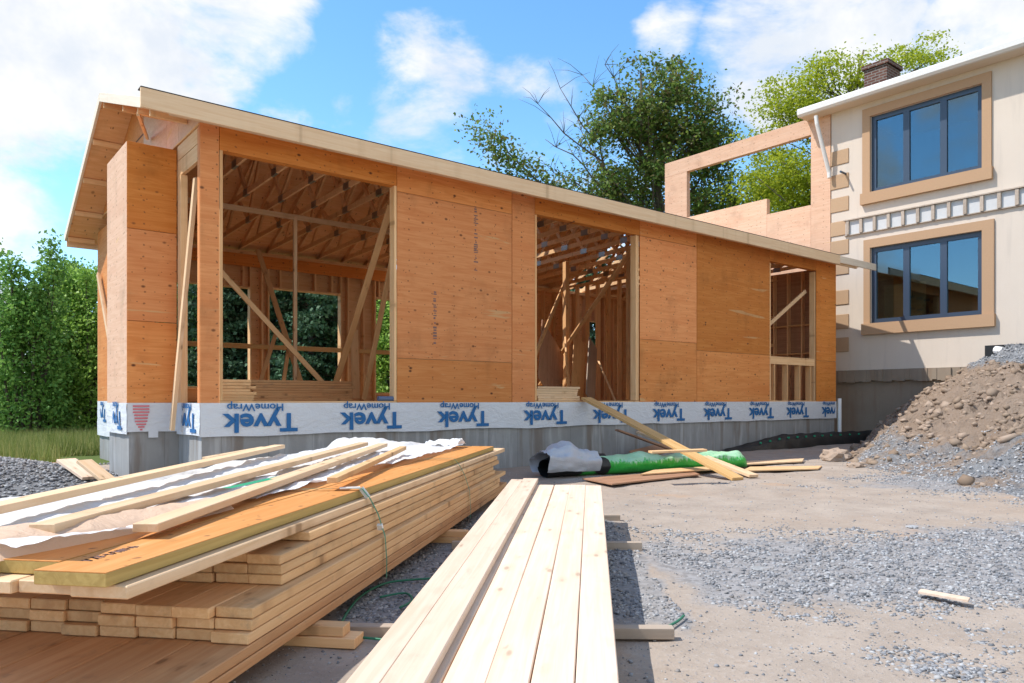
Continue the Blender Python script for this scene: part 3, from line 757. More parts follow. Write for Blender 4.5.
# deck and trim
XR0, XR1 = -.455, 16.05
def deck(y0, z0, y1, z1, nm):
    L = math.hypot(y1 - y0, z1 - z0); n = Vector((0, -(z1 - z0), (y1 - y0))) / L
    MB().prism([(XR0, y0, z0), (XR1, y0, z0), (XR1, y1, z1), (XR0, y1, z1)], n * .02).build(nm, M['plyroof'], A, org=(0, y0, z0))
deck(RY0, RZ0, RYR, RZR, 'roof_deck'); xa_, xb_ = XR0, XR1
for XR0, XR1 in ((xa_, 6.3), (8.4, 12.2), (13.1, xb_)): deck(RYR, RZR, RY1, RZ1, 'roof_deck')  # gaps in the unseen back slope added to let sun into the interior
XR0, XR1 = xa_, xb_
FB = (4.465, 4.69)
MB().box(-.776, 15.05, RY0 - .042, RY0 + .10, FB[1] + .001, FB[1] + .012).build('roof_felt', M['shingle'], A)
board('fascia', (-.775, RY0 - .021, sum(FB) / 2), (15.05, RY0 - .021, sum(FB) / 2 + .0), .04, FB[1] - FB[0], M['fascia'], A)
board('fascia_tail', (15.052, RY0 - .021, 4.595), (16.93, RY0 - .021, 4.60), .04, .17, M['fascia_sun'], A)
board('eave_blocking', (-.45, RY0 + .03, 4.485), (16.0, RY0 + .03, 4.485), .05, .03, M['spruce'], A)
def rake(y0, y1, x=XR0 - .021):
    board('rake_board', (x, y0, roof_z(y0) + .058), (x, y1, roof_z(y1) + .058), .04, .135, M['fascia_sun'], A)
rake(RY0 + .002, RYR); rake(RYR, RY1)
for y in (.55, 1.2, 2.1, 3.45, 4.35, 5.25, 6.1, 6.85):
    board('lookout', (XR0 + .002, y, roof_z(y) - .055), (-.003, y, roof_z(y) - .055), .04, .09, M['stud'], A)
board('lookout', (-.05, 2.45, 5.05), (XR0 + .01, 1.2, roof_z(1.2) - .1), .04, .05, M['spruce'], A)
board('eave_board', (XR0, RY1 + .02, RZ1 - .02), (XR1, RY1 + .02, RZ1 - .02), .04, .16, M['fascia'], A)
# ink stamps printed on the sheathing
for (px, py, h, wid) in ((476, 240, 1.05, .09), (435, 318, .8, .07)):
    p = fp(px, py); st = MB(); z = p.z - h / 2
    while z < p.z + h / 2:
        ww = wid * rnd.uniform(.5, 1.); hh = rnd.uniform(.012, .03)
        if rnd.random() < .8: st.box(p.x - wid / 2 + rnd.uniform(0, wid - ww), p.x - wid / 2 + ww, -.003, -.0015, z, z + hh)
        z += hh + rnd.uniform(.008, .02)
    st.build('ink_stamp', M['stamp'], A, org=p)

# ------------------------------------------------------------------ the stucco house
HX = 17.2; HY = .93; ZE = 9.12
H = thing('stucco_house', (HX, HY, 0), 'two storey cream stucco house with tan window trim behind the soil mound', 'house')
def hp(px, py, x=HX): return onplane(px, py, 0, x)
hm = MB()
wz0, wz1 = 1.93, ZE + .02
W1 = (hp(991, 73.6), hp(862.2, 109), hp(993, 178.6), hp(864, 204.5)); W2 = (hp(993.7, 220.3), hp(864.6, 239.5), hp(995.5, 325.7), hp(864, 334.3))
def winbox(c): 
    ys = sorted([(c[0].y + c[2].y) / 2, (c[1].y + c[3].y) / 2]); zs = sorted([(c[0].z + c[1].z) / 2, (c[2].z + c[3].z) / 2]); return ys[0], ys[1], zs[0], zs[1]
B1, B2 = winbox(W1), winbox(W2)
T = .225; D = .30
holes = [(b_[0] + T * .9, b_[1] - T * .9, b_[2] + T, b_[3] - T) for b_ in (B1, B2)]
ya, yb = min(h[0] for h in holes), max(h[1] for h in holes)
ya = holes[0][0]; yb = holes[0][1]
holes = [(ya, yb, h[2], h[3]) for h in holes]
YS0 = -13.0
hm.box(HX, HX + D, yb, HY, wz0, wz1); hm.box(HX, HX + D, YS0, ya, wz0, wz1)
zz = [wz0, holes[1][2], holes[1][3], holes[0][2], holes[0][3], wz1]
for z0, z1 in ((zz[0], zz[1]), (zz[2], zz[3]), (zz[4], zz[5])): hm.box(HX, HX + D, ya, yb, z0, z1)
hm.box(HX + D, HX + 9, HY - D, HY, wz0, wz1); hm.box(HX + 8.7, HX + 9, YS0, HY - D, wz0, wz1); hm.box(HX + D, HX + 8.7, YS0, YS0 + D, wz0, wz1)
hm.build('wall', M['stucco'], H)
MB().box(HX + .04, HX + 8.9, YS0 + .05, HY - .04, -.6, wz0 - .001).build('foundation', M['parge'], H)
lip = MB()
for i in range(46):
    y0 = HY - .02 - i * .11
    lip.box(HX - .07 + .05 * fbm(i, 0, .7, 2.), HX + .04, y0 - .112, y0, 1.62 + .05 * fbm(i, 1, .5, 7.), wz0 - .004 + .0 * i)
lip.build('foundation_ledge', M['parge'], H)
for hnum, (bx, hl) in enumerate(((B1, holes[0]), (B2, holes[1]))):
    y0, y1, z0, z1 = bx; p = .05
    t = MB()
    t.box(HX - p, HX - .001, y0, y1, hl[3], z1); t.box(HX - p, HX - .001, y0, hl[0], z0 + .28, hl[3] - .001); t.box(HX - p, HX - .001, hl[1], y1, z0 + .28, hl[3] - .001)
    tro = t.build('window_trim', M['trim'], H)
    MB().box(HX - p - .07, HX - .001, y0 - .03, y1 + .03, z0 - .02, z0 + .278).build('window_sill', M['trim'], H)
    fr = MB(); q = .12; xi0, xi1 = HX + .06, HX + .16
    hz0 = z0 + .279
    wdt = hl[1] - hl[0]
    fr.box(xi0, xi1, hl[0], hl[1], hl[3] - q, hl[3]); fr.box(xi0, xi1, hl[0], hl[1], hz0, hz0 + q)
    n3 = 3
    for k in range(n3 + 1):
        yc = hl[0] + wdt * k / n3; ww = q if k in (0, n3) else q * 1.3
        a0 = hl[0] if k == 0 else (hl[1] - q if k == n3 else yc - ww / 2)
        fr.box(xi0 + .002, xi1 - .002, a0, a0 + ww, hz0 + q, hl[3] - q)
    wobj = fr.build('window', M['frame'], H)
    for k in range(n3):
        c0 = hl[0] + wdt * k / n3 + .05; c1 = hl[0] + wdt * (k + 1) / n3 - .05
        MB().box(HX + .10, HX + .112, c0, c1, hz0 + .06, hl[3] - .06).build('pane', M['glass'], wobj, org=(HX + .1, c0, hz0))
# quoins
for py in (150, 178, 206, 233, 263, 289, 316, 343) if False else ():
    pass
qz = [hp(838, y).z for y in (158, 182, 205, 229, 248, 268, 298, 322, 345)]
for z in qz: MB().box(HX - .022, HX - .001, HY - .50, HY + .02, z - .20, z + .20).build('quoin', M['quoin'], H, org=(HX, HY, z), bevel=.012)
# ledger with hanger blocks between the storeys
la = hp(846, 229); lb = hp(1024, 196)
lz = (la.z + lb.z) / 2
MB().box(HX - .025, HX - .001, -5.2, la.y, lz - .19, lz + .19).build('ledger_board', M['ledger'], H)
MB().box(HX - .10, HX - .003, -5.2, la.y + .02, lz + .192, lz + .222).build('ledger_rail', M['greyboard'], H)
MB().box(HX - .06, HX - .003, -5.2, la.y + .02, lz - .215, lz - .192).build('ledger_rail', M['greyboard'], H)
yy = la.y - .04
while yy > -5.1:
    MB().box(HX - .085, HX - .026, yy - .075, yy, lz - .185, lz + .185).build('ledger_block', M['greyboard'], H, org=(HX, yy, lz)); yy -= .365
qa = hp(884, 286, HX + .75); qb = hp(926, 322, HX + .75)
panel('plywood_sheet', qb.y, qa.y, qb.z - .3, qa.z, HX + .74, HX + .76, M['studdark'], None, 'y')
tag(bpy.data.objects['plywood_sheet'], 'tan plywood sheet standing inside the house behind the lower window', 'plywood sheet')
MB().box(HX + .3, HX + 8.6, YS0 + .4, HY - .4, 5.70, 5.85).box(HX + 3.6, HX + 3.7, YS0 + .4, HY - .4, wz0, 5.69).box(HX + 3.6, HX + 3.7, YS0 + .4, HY - .4, 5.86, ZE).build('interior_partition', M['parge'], H)
# eave, gutter, roof, chimney
GX = HX - .55
ge = onplane(797, 119, 0, GX)
GY = ge.y
MB().box(GX + .12, HX + .05, YS0 - .4, GY, ZE - .02, ZE + .02).build('soffit', M['soffit'], H)
MB().prism([(GX, YS0, ZE + .03), (GX, YS0, ZE + .16), (GX + .03, YS0, ZE + .20), (GX + .13, YS0, ZE + .20), (GX + .13, YS0, ZE - .03), (GX + .05, YS0, ZE - .03)], (0, GY - YS0, 0)).build('gutter', M['gutter'], H)
rf = MB(); rx = HX + 4.5
rf.prism([(GX + .06, YS0, ZE + .21), (rx, YS0, ZE + 1.9), (HX + 9.5, YS0, ZE + .21)], (0, GY - YS0 + .02, 0))
rfo = rf.build('roof', M['shingle'], H)
ch0 = onplane(867, 80, 0, HX + 4.0); ch1 = onplane(901, 80, 0, HX + 4.0)
cm = MB(); cm.box(HX + 3.6, HX + 4.5, ch1.y + .25, ch0.y - .1, ZE + 1, ch0.z + .15); cm.box(HX + 3.54, HX + 4.56, ch1.y + .19, ch0.y - .04, ch0.z + .151, ch0.z + .28)
cm.build('chimney', M['brick'], rfo)
dpts = [onplane(816, 116, 0, GX + .1), onplane(817, 124, 0, GX + .1), onplane(829, 172, 0, HX - .13), onplane(829.5, 178, 0, HX - .13)]
MB().tube(dpts, .055, 10).build('downspout', M['gutter'], H, smooth=False)
vent = hp(846, 174); MB().tube([vent, vent + Vector((-.3, 0, .01))], .03, 8).build('vent_pipe', M['frame'], H)
# black slab on the wall face, its colour giving the dark of a broken opening
op = hp(985, 352); MB().box(HX - .012, HX - .001, -6.0, op.y, 1.95, 2.42).build('dark_opening_slab', M['black'], H)

# plywood frame of the upper storey wall next to the house
U = thing('upper_wall_frame', (HX, 4, 4.6), 'bare plywood frame of an upper storey wall with one wide opening beside the stucco house', 'wall frame')
y_l = hp(665, 190).y; y_l2 = hp(687, 190).y; y_r = hp(811, 190).y; zt = hp(665, 164).z; zb_ = hp(687, 171.5).z
def up_panel(name, y0, y1, z0, z1): return panel(name, y0 + .002, y1 - .002, z0 + .002, z1 - .002, HX - .01, HX + .16, M['plysunlit'], U, 'y')
up_panel('post_panel', y_l2, y_l, 4.4, zb_); up_panel('header_panel', y_r, y_l, zb_, zt); up_panel('post_panel', HY + .025, y_r, 4.2, zt + .15)
zs = hp(767, 198).z; y_s = hp(767, 210).y
up_panel('wall_panel', y_s, y_l2, 4.4, zs - .02); up_panel('wall_panel', y_r, y_s, 4.4, hp(780, 211).z - .02)

# ------------------------------------------------------------------ soil mound against the house
def mound_h(x, y):
    xb = 9.3 + .72 * (y + 3.4); yb = -3.4 + (x - 9.4) * .36
    t = max(0., min(1., (x - xb) / (17.2 - xb))) if xb < 17 else 0.
    top = 1.80 + .50 * max(0, min(1, (-2.6 - y) / 1.3))
    h = top * min(1., t * 1.12)
    e = max(0., min(1., (yb + .35 - y) / 2.3))
    return h * e ** .58 * max(0., min(1., (y + 11.) / 3))
def mz(x, y):
    h = mound_h(x, y)
    k = max(0, min(1, h / .35))
    return h - .05 + k * (.20 * fbm(x, y, .9, 4., 5) + .14 * fbm(x, y, 2.4, 8., 6) + .11 * (.4 - abs(fbm(x, y, 3.1, 2., 6))) + .05 * fbm(x, y, 11, 1., 4))
def mound_g(x, y):
    X, d = px_of((x, y)); h = mound_h(x, y)
    lo = min(1, max(0, (.80 - h) / .45)) * .62 * min(1, max(0, (-3.0 - y + (x - 9.4) * .30) / .6))
    hi = min(1, max(0, (h - 1.75) / .25)) if y < -2.6 else 0
    return max(lo, hi)
def make_mound():
    xs = np.arange(5.0, HX + .03, .048); ys = np.arange(-9.5, .3, .048); V = []; G = []
    for y in ys:
        for x in xs: V.append((x - 14, y + 3, mz(x, y))); G.append(mound_g(x, y))
    nx = len(xs); F = [(j * nx + i, j * nx + i + 1, (j + 1) * nx + i + 1, (j + 1) * nx + i) for j in range(len(ys) - 1) for i in range(nx - 1)]
    me = npmesh('soil_mound', V, F, M['soil'], True); setattr_f(me, 'gravel', G)
    o = link(bpy.data.objects.new('soil_mound', me), None, Matrix.Translation((14, -3, 0)))
    tag(o, 'brown heap of clumped excavated soil topped with grey gravel against the house', 'soil mound')
    P = []; S = []; GP = []; GS = []
    for _ in range(60000):
        x = rnd.uniform(5.5, HX - .05); y = rnd.uniform(-8, .1); h = mound_h(x, y)
        if h < .06: continue
        g = mound_g(x, y)
        if g + .5 * fbm(x, y, 1.4, 3.) > .5:
            if len(GP) < 14000: GP.append((x - 14, y + 3, mz(x, y))); GS.append(rnd.uniform(.010, .026))
        elif len(P) < 10000 and rnd.random() < .35 + .65 * (fbm(x, y, .8, 6.) > 0):
            P.append((x - 14, y + 3, mz(x, y))); S.append(.008 + .09 * rnd.random() ** 9)
    v, f = scatter_stones(P, S, .75, .6)
    c = link(bpy.data.objects.new('soil_clods', npmesh('soil_clods', v, f, M['clod'])), o, Matrix.Translation((14, -3, 0))); c['kind'] = 'stuff'
    v, f = scatter_stones(GP, GS)
    c = link(bpy.data.objects.new('mound_gravel', npmesh('mound_gravel', v, f, M['stone'])), o, Matrix.Translation((14, -3, 0))); c['kind'] = 'stuff'
make_mound()
# white pipe lying on the mound by the wall
p0 = onplane(996, 350, 0, HX - .5); p1 = onplane(1040, 356, 0, HX - 1.0)
tag(MB().tube([p0, p1], .09, 12).build('drain_pipe', M['pipe'], None, org=p0, smooth=False), 'short white plastic pipe on top of the gravelled mound beside the house wall', 'pipe')
# drainage: white corner pipe and black membrane strip
q = Vector((XE + .07, -.06, 0))
tag(MB().tube([q + Vector((0, 0, -.1)), q + Vector((0, 0, 1.16))], .045, 10).build('corner_pipe', M['pipe'], None, org=q), 'thin upright white pipe at the right corner of the concrete foundation', 'pipe')
BMm = thing('drainage_membrane', (13, -.3, 0), 'black dimpled membrane strip along the foot of the foundation near the white pipe', 'membrane')
mv = []; nseg = 60
for i in range(nseg + 1):
    x = 10.6 + 6.3 * i / nseg; top = .05 + .27 * min(1, i / 22.); yb0 = -.10 - .25 * max(0, (i - 40) / 20.)
    mv += [(x, yb0 - .22 - .02 * math.sin(i), -.04), (x, yb0 - .16, top * .55), (x, yb0 - .05, top + .015 * math.sin(i * .9)), (x, yb0, top - .01)]
mf = [(i * 4 + r, (i + 1) * 4 + r, (i + 1) * 4 + r + 1, i * 4 + r + 1) for i in range(nseg) for r in range(3)]
MB().poly(mv, mf).build('sheet', M['black'], BMm, smooth=True)
for i in range(12):
    x = 11.9 + .38 * i; yb0 = -.10 - .25 * max(0, ((x - 10.6) / 6.3 * 60 - 40) / 20.); top = .05 + .27 * min(1, (x - 10.6) / 6.3 * 60 / 22.)
    MB().box(x, x + .05, yb0 - .15, yb0 - .12, top * .72, top * .72 + .04).build('plug', M['greendot'], BMm, org=(x, yb0, top))

# ------------------------------------------------------------------ strapped lumber bundle (left foreground)
e2 = Vector((.163, .9866, 0)).normalized()                       # (right, ahead) of the camera
BE = RT * e2.x + FW * e2.y; BN = BE.cross(Vector((0, 0, 1))).normalized()   # along / to the right
BO = camp(-1.014, 2.69)
def bp(s, w, z): return BO + BE * s + BN * w + Vector((0, 0, z))
ORD = ['first', 'second', 'third', 'fourth', 'fifth', 'sixth', 'seventh', 'eighth', 'ninth', 'tenth']
def plank(s0, s1, w, wd_, z, t, mat, label, group, name='lumber_board', jit=.012):
    a = rnd.uniform(-jit, jit)
    o = board(name, bp(s0, w + a * .3, z + t / 2), bp(s1, w - a * .3, z + t / 2), wd_, t - .0035, M[mat], None, bevel=.004)
    return tag(o, label, 'board', group)
BT = .045
BG = 'boards of the strapped lumber bundle'
# sleepers under the bundle
for k, (s, nm) in enumerate(((.72, 'nearest'), (3.2, 'middle'), (5.6, 'farthest'))):
    for j, (z, ww, off) in enumerate(((.028, .12, .20), (.075, .09, .14))):
        tag(board('timber_block', bp(s, -1.35, z), bp(s + .03, off, z), ww, .045, M['stud'], None),
            f'{("lower", "upper")[j]} squared timber block of the {nm} pair under the strapped bundle', 'timber block', 'blocks under the strapped bundle')
# bottom: two broad layers
for L in range(2):
    for j in range(6):
        w = -.155 - .31 * j * .78 if False else -.125 - .245 * j
        plank(-.95 + .02 * L, 5.92 - .05 * L + rnd.uniform(-.08, .05), w, .24, .10 + BT * L, BT, 'base',
              f'stained wide board, {ORD[j]} from the plank side, {("lowest", "second")[L]} layer of the strapped bundle', BG)
for L in range(3):
    for j in range(8):
        plank(.15 + rnd.uniform(-.02, .02), 5.75 + rnd.uniform(-.35, .05), -.082 - .16 * j, .157, .19 + BT * L, BT, 'spruceedge',
              f'narrow board, {ORD[j]} from right, {("lower", "middle", "upper")[L]} layer of the bundle\'s nearest tier', BG)
for L in range(3):
    for j in range(7):
        s0 = .50 if j > 1 or L else .52
        plank(s0 + rnd.uniform(-.015, .015), 5.55 + rnd.uniform(-.3, .1), -.13 - .16 * j, .157, .325 + BT * L, BT, 'spruceedge',
              f'knotty board, {ORD[j]} from right, {("lower", "middle", "upper")[L]} layer of the bundle\'s set-back tier', BG)
for j in range(6):
    plank(.80 + .1 * j, 5.5 + rnd.uniform(-.1, .2), -.14 - .165 * j, .157, .46, BT, 'spruceedge',
          f'stamped board, {ORD[j]} from right in the single layer under the overhanging boards', BG)
for j in range(5):
    plank(-.42 + .02 * (j % 2), 6.25 - .25 * (j > 0) + .1 * (j % 2), -.195 - .205 * j, .20, .505, BT, 'spruce',
          f'long overhanging spruce board, {ORD[j]} from the right just beneath the orange beams', BG)
def lvl(s0, s1, w, wd_, label):
    r = thing('laminated_beam', bp(s0, w, .55), label, 'beam', 'orange laminated beams on the bundle')
    a = bp(s0, w, .5735); c = bp(s1, w, .5735)
    board('core', a, c, wd_, .043, M['lvledge'], r)
    m = frame_mat(a + Vector((0, 0, .0225)), c + Vector((0, 0, .0225)))
    # the veneer faces up: local X along the beam, local Z across
    L = (c - a).length
    bm = bmesh.new(); bmesh.ops.create_cube(bm, size=1)
    for v in bm.verts: v.co = Vector(((v.co.x + .5) * L, v.co.y * .003, v.co.z * (wd_ - .004)))
    me = bpy.data.meshes.new('top_veneer'); bm.to_mesh(me); bm.free(); me.materials.append(M['lvl'])
    link(bpy.data.objects.new('top_veneer', me), r, m @ Matrix.Rotation(R(90), 4, 'X'))
    return r
def scribble(parent, s0, w0, z, n, h, along=BE, up_=None):
    m = MB(); up_ = up_ or -BN
    for k in range(n):
        c = bp(s0, w0, z) + along * (k * h * .7); a = up_ * h
        for (u0, v0, u1, v1) in [rnd.choice(((0, 0, 0, 1), (0, 1, .45, .2), (.4, 0, .4, 1), (0, .5, .45, .5), (0, 0, .45, 1))) for _ in range(3)]:
            m.bar(c + along * (u0 * h) + a * v0, c + along * (u1 * h + .0005) + a * v1, .006, .001, along.cross(up_))
    m.build('pencil_mark', M['stamp'], parent)
lv1 = lvl(-.46, 5.80, -.265, .25, 'orange laminated beam on the right edge of the bundle top, written on near its end')
scribble(lv1, -.32, -.30, .5985, 9, .04)
lvl(-.34, 5.78, -.525, .25, 'orange laminated beam next to the white sheet, its near end set back')
lvl(-.30, 5.60, -.785, .25, 'orange laminated beam mostly hidden beneath the white sheet')
for j in range(3):
    plank(-.30, 5.5, -1.04 - .25 * j, .24, .55, .045, 'lvledge', f'laminated beam fully under the white sheet, {ORD[j]} beyond the uncovered orange beams', BG)
# white lumber wrap thrown over the top
def sheet_edge(s):                     # right-hand border of the sheet
    return -.43 - .05 * math.sin(s * 1.1) - .03 * math.sin(s * 3.1) - .02 * s / 6
def make_sheet():
    ns, nw = 260, 90; V = []; 
    for i in range(ns + 1):
        s = -.34 + 5.95 * i / ns
        for j in range(nw + 1):
            u = j / nw; we = sheet_edge(s); w = we + (-2.15 - we) * u
            z = .606 + .008 * abs(fbm(s, w, 1.6, 3.)) * 3 + .02 * abs(fbm(s * 1.0 + w * .6, w * 3, 1.3, 8.)) + .009 * abs(fbm(s * 2.2 - w, w * 4, 2.1, 4., 5))
            if u < .10: z += .03 * (1 - u / .10) * max(0, .3 + fbm(s, 0, 1.2, 5.))
            if s < .15: z += .035 * max(0, (.15 - s) / .5) * (1 + fbm(w, s, 2., 1.))
            far = max(0, (s - 4.9) / .75)
            z += .09 * math.sin(math.pi * min(1, far)) * max(0, fbm(w * 1.0, 2., 1.6, 2.) + .35) * 1.2
            if w < -1.55: z += .05 * max(0, fbm(s, w, 1.1, 12.)) - max(0, (-1.72 - w)) * .75
            p = bp(s, w, z); V.append((p.x, p.y, p.z))
    F = [(i * (nw + 1) + j, (i + 1) * (nw + 1) + j, (i + 1) * (nw + 1) + j + 1, i * (nw + 1) + j + 1) for i in range(ns) for j in range(nw)]
    org = bp(2.5, -1.2, .6)
    me = npmesh('lumber_wrap', np.array(V) - np.array(org), F, M['plastic'], True)
    o = link(bpy.data.objects.new('lumber_wrap', me), None, Matrix.Translation(org))
    tag(o, 'crumpled white plastic lumber wrap thrown over the strapped bundle', 'plastic sheet')
    # folded-back flap along the near right border
    ns2, nw2 = 60, 10; V = []
    for i in range(ns2 + 1):
        t = i / ns2; s = -.42 + 1.25 * t
        for j in range(nw2 + 1):
            u = j / nw2; w = -.40 - .55 * u * (1 - .55 * t) - .06 * t - .25 * (1 - t) ** 2
            hgt = .055 * math.sin(math.pi * u) * (1 - .5 * t) + .02 * abs(fbm(s * 2, u * 1.5, 2., 6.))
            z = .612 + hgt - (.02 if u < .05 else 0)
            p = bp(s - .06 * (1 - u) * (1 - t), w, z); V.append((p.x, p.y, p.z))
    F = [(i * (nw2 + 1) + j, (i + 1) * (nw2 + 1) + j, (i + 1) * (nw2 + 1) + j + 1, i * (nw2 + 1) + j + 1) for i in range(ns2) for j in range(nw2)]
    me = npmesh('turned_flap', np.array(V) - np.array(org), F, M['plasticfold'], True)
    link(bpy.data.objects.new('turned_flap', me), o, Matrix.Translation(org))
    # crumpled corner standing up at the far end and a green printed band
    ns3 = 18; V = []
    for i in range(ns3 + 1):
        for j in range(ns3 + 1):
            u = i / ns3; v_ = j / ns3
            p = bp(5.35 + .35 * u, -.45 - .38 * v_, .63 + .07 * math.sin(math.pi * u) * (1 - .6 * v_) + .03 * fbm(u * 3, v_ * 3, 1.5, 2.)); V.append(tuple(p))
    F = [(i * (ns3 + 1) + j, (i + 1) * (ns3 + 1) + j, (i + 1) * (ns3 + 1) + j + 1, i * (ns3 + 1) + j + 1) for i in range(ns3) for j in range(ns3)]
    me = npmesh('raised_corner', np.array(V) - np.array(org), F, M['plastic'], True); link(bpy.data.objects.new('raised_corner', me), o, Matrix.Translation(org))
    g = MB()
    for (s0, s1, w0, w1) in ((1.05, 1.75, -.66, -.60), (-.1, .35, -1.72, -1.62)):
        for k in range(8):
            sa = s0 + (s1 - s0) * k / 8; sb = s0 + (s1 - s0) * (k + 1) / 8
            za = .668
            g.poly([bp(sa, w0, za), bp(sb, w0, za), bp(sb, w1, za), bp(sa, w1, za)], [(0, 1, 2, 3)])
    g.build('green_print', M['greendot'], o)
make_sheet()
def loose(c0, c1, z0, z1, w_, label, mat='spruce', t=.042):
    o = board('loose_board', camp(*c0, z0), camp(*c1, z1), w_ * .70, t * .80, M[mat], None); return tag(o, label, 'board', 'loose boards on the white sheet')
loose((-2.05, 2.2), (-2.10, 6.75), .685, .70, .14, 'longest loose board crossing the white sheet, cut by the left edge')
loose((-2.46, 6.0), (-2.36, 7.1), .645, .66, .09, 'short thin loose board half hidden behind the longest boards on the white sheet')
loose((-1.70, 2.70), (-1.49, 7.5), .655, .68, .14, 'middle loose spruce board on the white sheet, its near end under the brownish flap')
loose((-1.375, 2.80), (-1.28, 7.4), .640, .675, .14, 'loose board with square near end on the white sheet, beside the green print')
loose((-1.03, 4.28), (-1.00, 6.85), .660, .68, .09, 'shortest knotty loose board lying across the edge of sheet and orange beam', 'spruceedge')
# green straps round the bundle
def strap(s, label, clip):
    r = thing('strap', bp(s, .01, .6), label, 'strap', 'green straps round the lumber bundle')
    pts = [bp(s - .12, -.62, .604), bp(s - .03, -.2, .606), bp(s, -.120, .604), bp(s + .01, -.08, .55), bp(s + .02, -.035, .46), bp(s + .03, .004, .33), bp(s + .035, .012, .19), bp(s + .03, .012, .09)]
    m = MB(); pts2 = [p + BE * .02 for p in pts]
    off = [Vector((0, 0, .004))] * 3 + [BN * .005] * 5
    V = []; 
    for p, q_, o_ in zip(pts, pts2, off): V += [p + o_, q_ + o_]
    m.poly(V, [(2 * i, 2 * i + 1, 2 * i + 3, 2 * i + 2) for i in range(len(pts) - 1)])
    m.build('band', M['strap'], r)
    if clip:
        MB().bar(bp(s - .03, -.24, .613), bp(s + .02, -.135, .613), .035, .008).bar(bp(s + .02, -.13, .61), bp(s + .03, -.09, .555), .03, .008, BE).build('buckle', M['clip'], r)
        MB().bar(bp(s + .028, -.02, .40), bp(s + .045, -.02, .37), .03, .02).build('buckle', M['clip'], r)
strap(1.62, 'green strap with white buckles round the nearer part of the bundle', True)
strap(3.85, 'thin green strap round the far part of the bundle, no buckle', False)
# green twine on the ground between the stacks
def twine(pts, label):
    P = [gp(x, y) for x, y in pts]; P = [p + Vector((0, 0, ground_z(p.x, p.y) + .022)) for p in P]
    Q = []
    for i in range(len(P) - 1):
        for k in range(6):
            t = k / 6; a = P[max(i - 1, 0)]; b_ = P[i]; c = P[i + 1]; d_ = P[min(i + 2, len(P) - 1)]
            Q.append(.5 * ((2 * b_) + (c - a) * t + (2 * a - 5 * b_ + 4 * c - d_) * t * t + (3 * b_ - a - 3 * c + d_) * t ** 3))
    Q.append(P[-1]); tag(MB().tube(Q, .0065, 6).build('twine', M['cable'], None, org=Q[0], smooth=True), label, 'twine', 'green twine on the ground')
twine([(338, 636), (348, 618), (362, 600), (385, 588), (412, 584), (440, 582)], 'green twine curving out from under the strapped bundle')
twine([(342, 640), (368, 643), (400, 646)], 'straight length of green twine beside the timber block')
twine([(668, 630), (678, 623), (684, 618)], 'short stray end of green twine beyond the sleeper of the pale planks')
twine([(380, 602), (405, 598), (412, 604), (400, 612)], 'small loop of green twine on the gravel between the stacks')

# ------------------------------------------------------------------ pale plank stack (centre foreground)
PA = Vector((.344, 2.4, .21)); PB = Vector((.813, 6.75, .352))
pe = (PB - PA); PL = math.hypot(pe.x, pe.y)
PE = RT * (pe.x / PL) + FW * (pe.y / PL); PSL = pe.z / PL
PN = PE.cross(Vector((0, 0, 1))).normalized()
PO = camp(PA.x, PA.y, PA.z)
def pp(s, w, dz): return PO + PE * s + PN * w + Vector((0, 0, PSL * s + dz))
PG = 'planks of the pale stack'
LT = .038
for L in range(5):
    for j in range(6):
        w = -.0715 - .1425 * j
        z = -LT / 2 - LT * L
        if L == 0:
            lb_ = f'pale spruce plank on top of the ground stack, {ORD[j]} from its gravel side' if j < 4 else f'pale plank under the raised plank on the ground stack, {ORD[j]} from its gravel side'
        else: lb_ = f'pale plank {("", "one layer", "two layers", "three layers", "four layers")[L]} below the top of the ground stack, {ORD[j]} from its gravel side'
        j1 = rnd.uniform(-.004, .004)
        o = board('plank', pp(-1.1 + rnd.uniform(-.03, .03), w + j1, z), pp(4.37 + rnd.uniform(-.02, .02), w - j1, z), .1395, LT - .0015, M['pale'], None, bevel=.004)
        tag(o, lb_, 'plank', PG)
tag(board('plank', pp(-1.1, -.675, LT / 2), pp(4.50, -.655, LT / 2), .14, LT - .001, M['pale'], None, bevel=.004), 'raised pale plank with a shaded edge lying on the ground stack', 'plank', PG)
tag(board('plank', pp(-1.1, -.80, LT / 2), pp(4.42, -.775, LT / 2), .11, LT - .001, M['pale'], None, bevel=.004), 'raised pale plank along the left border of the ground stack', 'plank', PG)
for k, (d_, x0, x1, nm) in enumerate(((3.55, -.78, .76, 'nearest'), (5.62, -.45, .97, 'middle'), (6.95, -.2, 1.0, 'farthest'))):
    s = d_ - 2.4
    zt_ = PO.z + PSL * s - 5 * LT
    hgt = .058 if k else .052
    o = board('sleeper', camp(x0, d_, hgt / 2), camp(x1, d_ - .03, hgt / 2), .06, hgt, M['greyboard'], None)
    if k: tag(board('packing_block', camp(x0 + .35, d_, (hgt + zt_) / 2), camp(x1 - .38, d_ - .02, (hgt + zt_) / 2), .09, zt_ - hgt - .004, M['stud'], None), f'packing block on the {nm} sleeper, hidden below the pale planks', 'packing block')
    tag(o, f'{nm} squared sleeper under the pale planks with both ends sticking out', 'sleeper', 'sleepers under the pale planks')

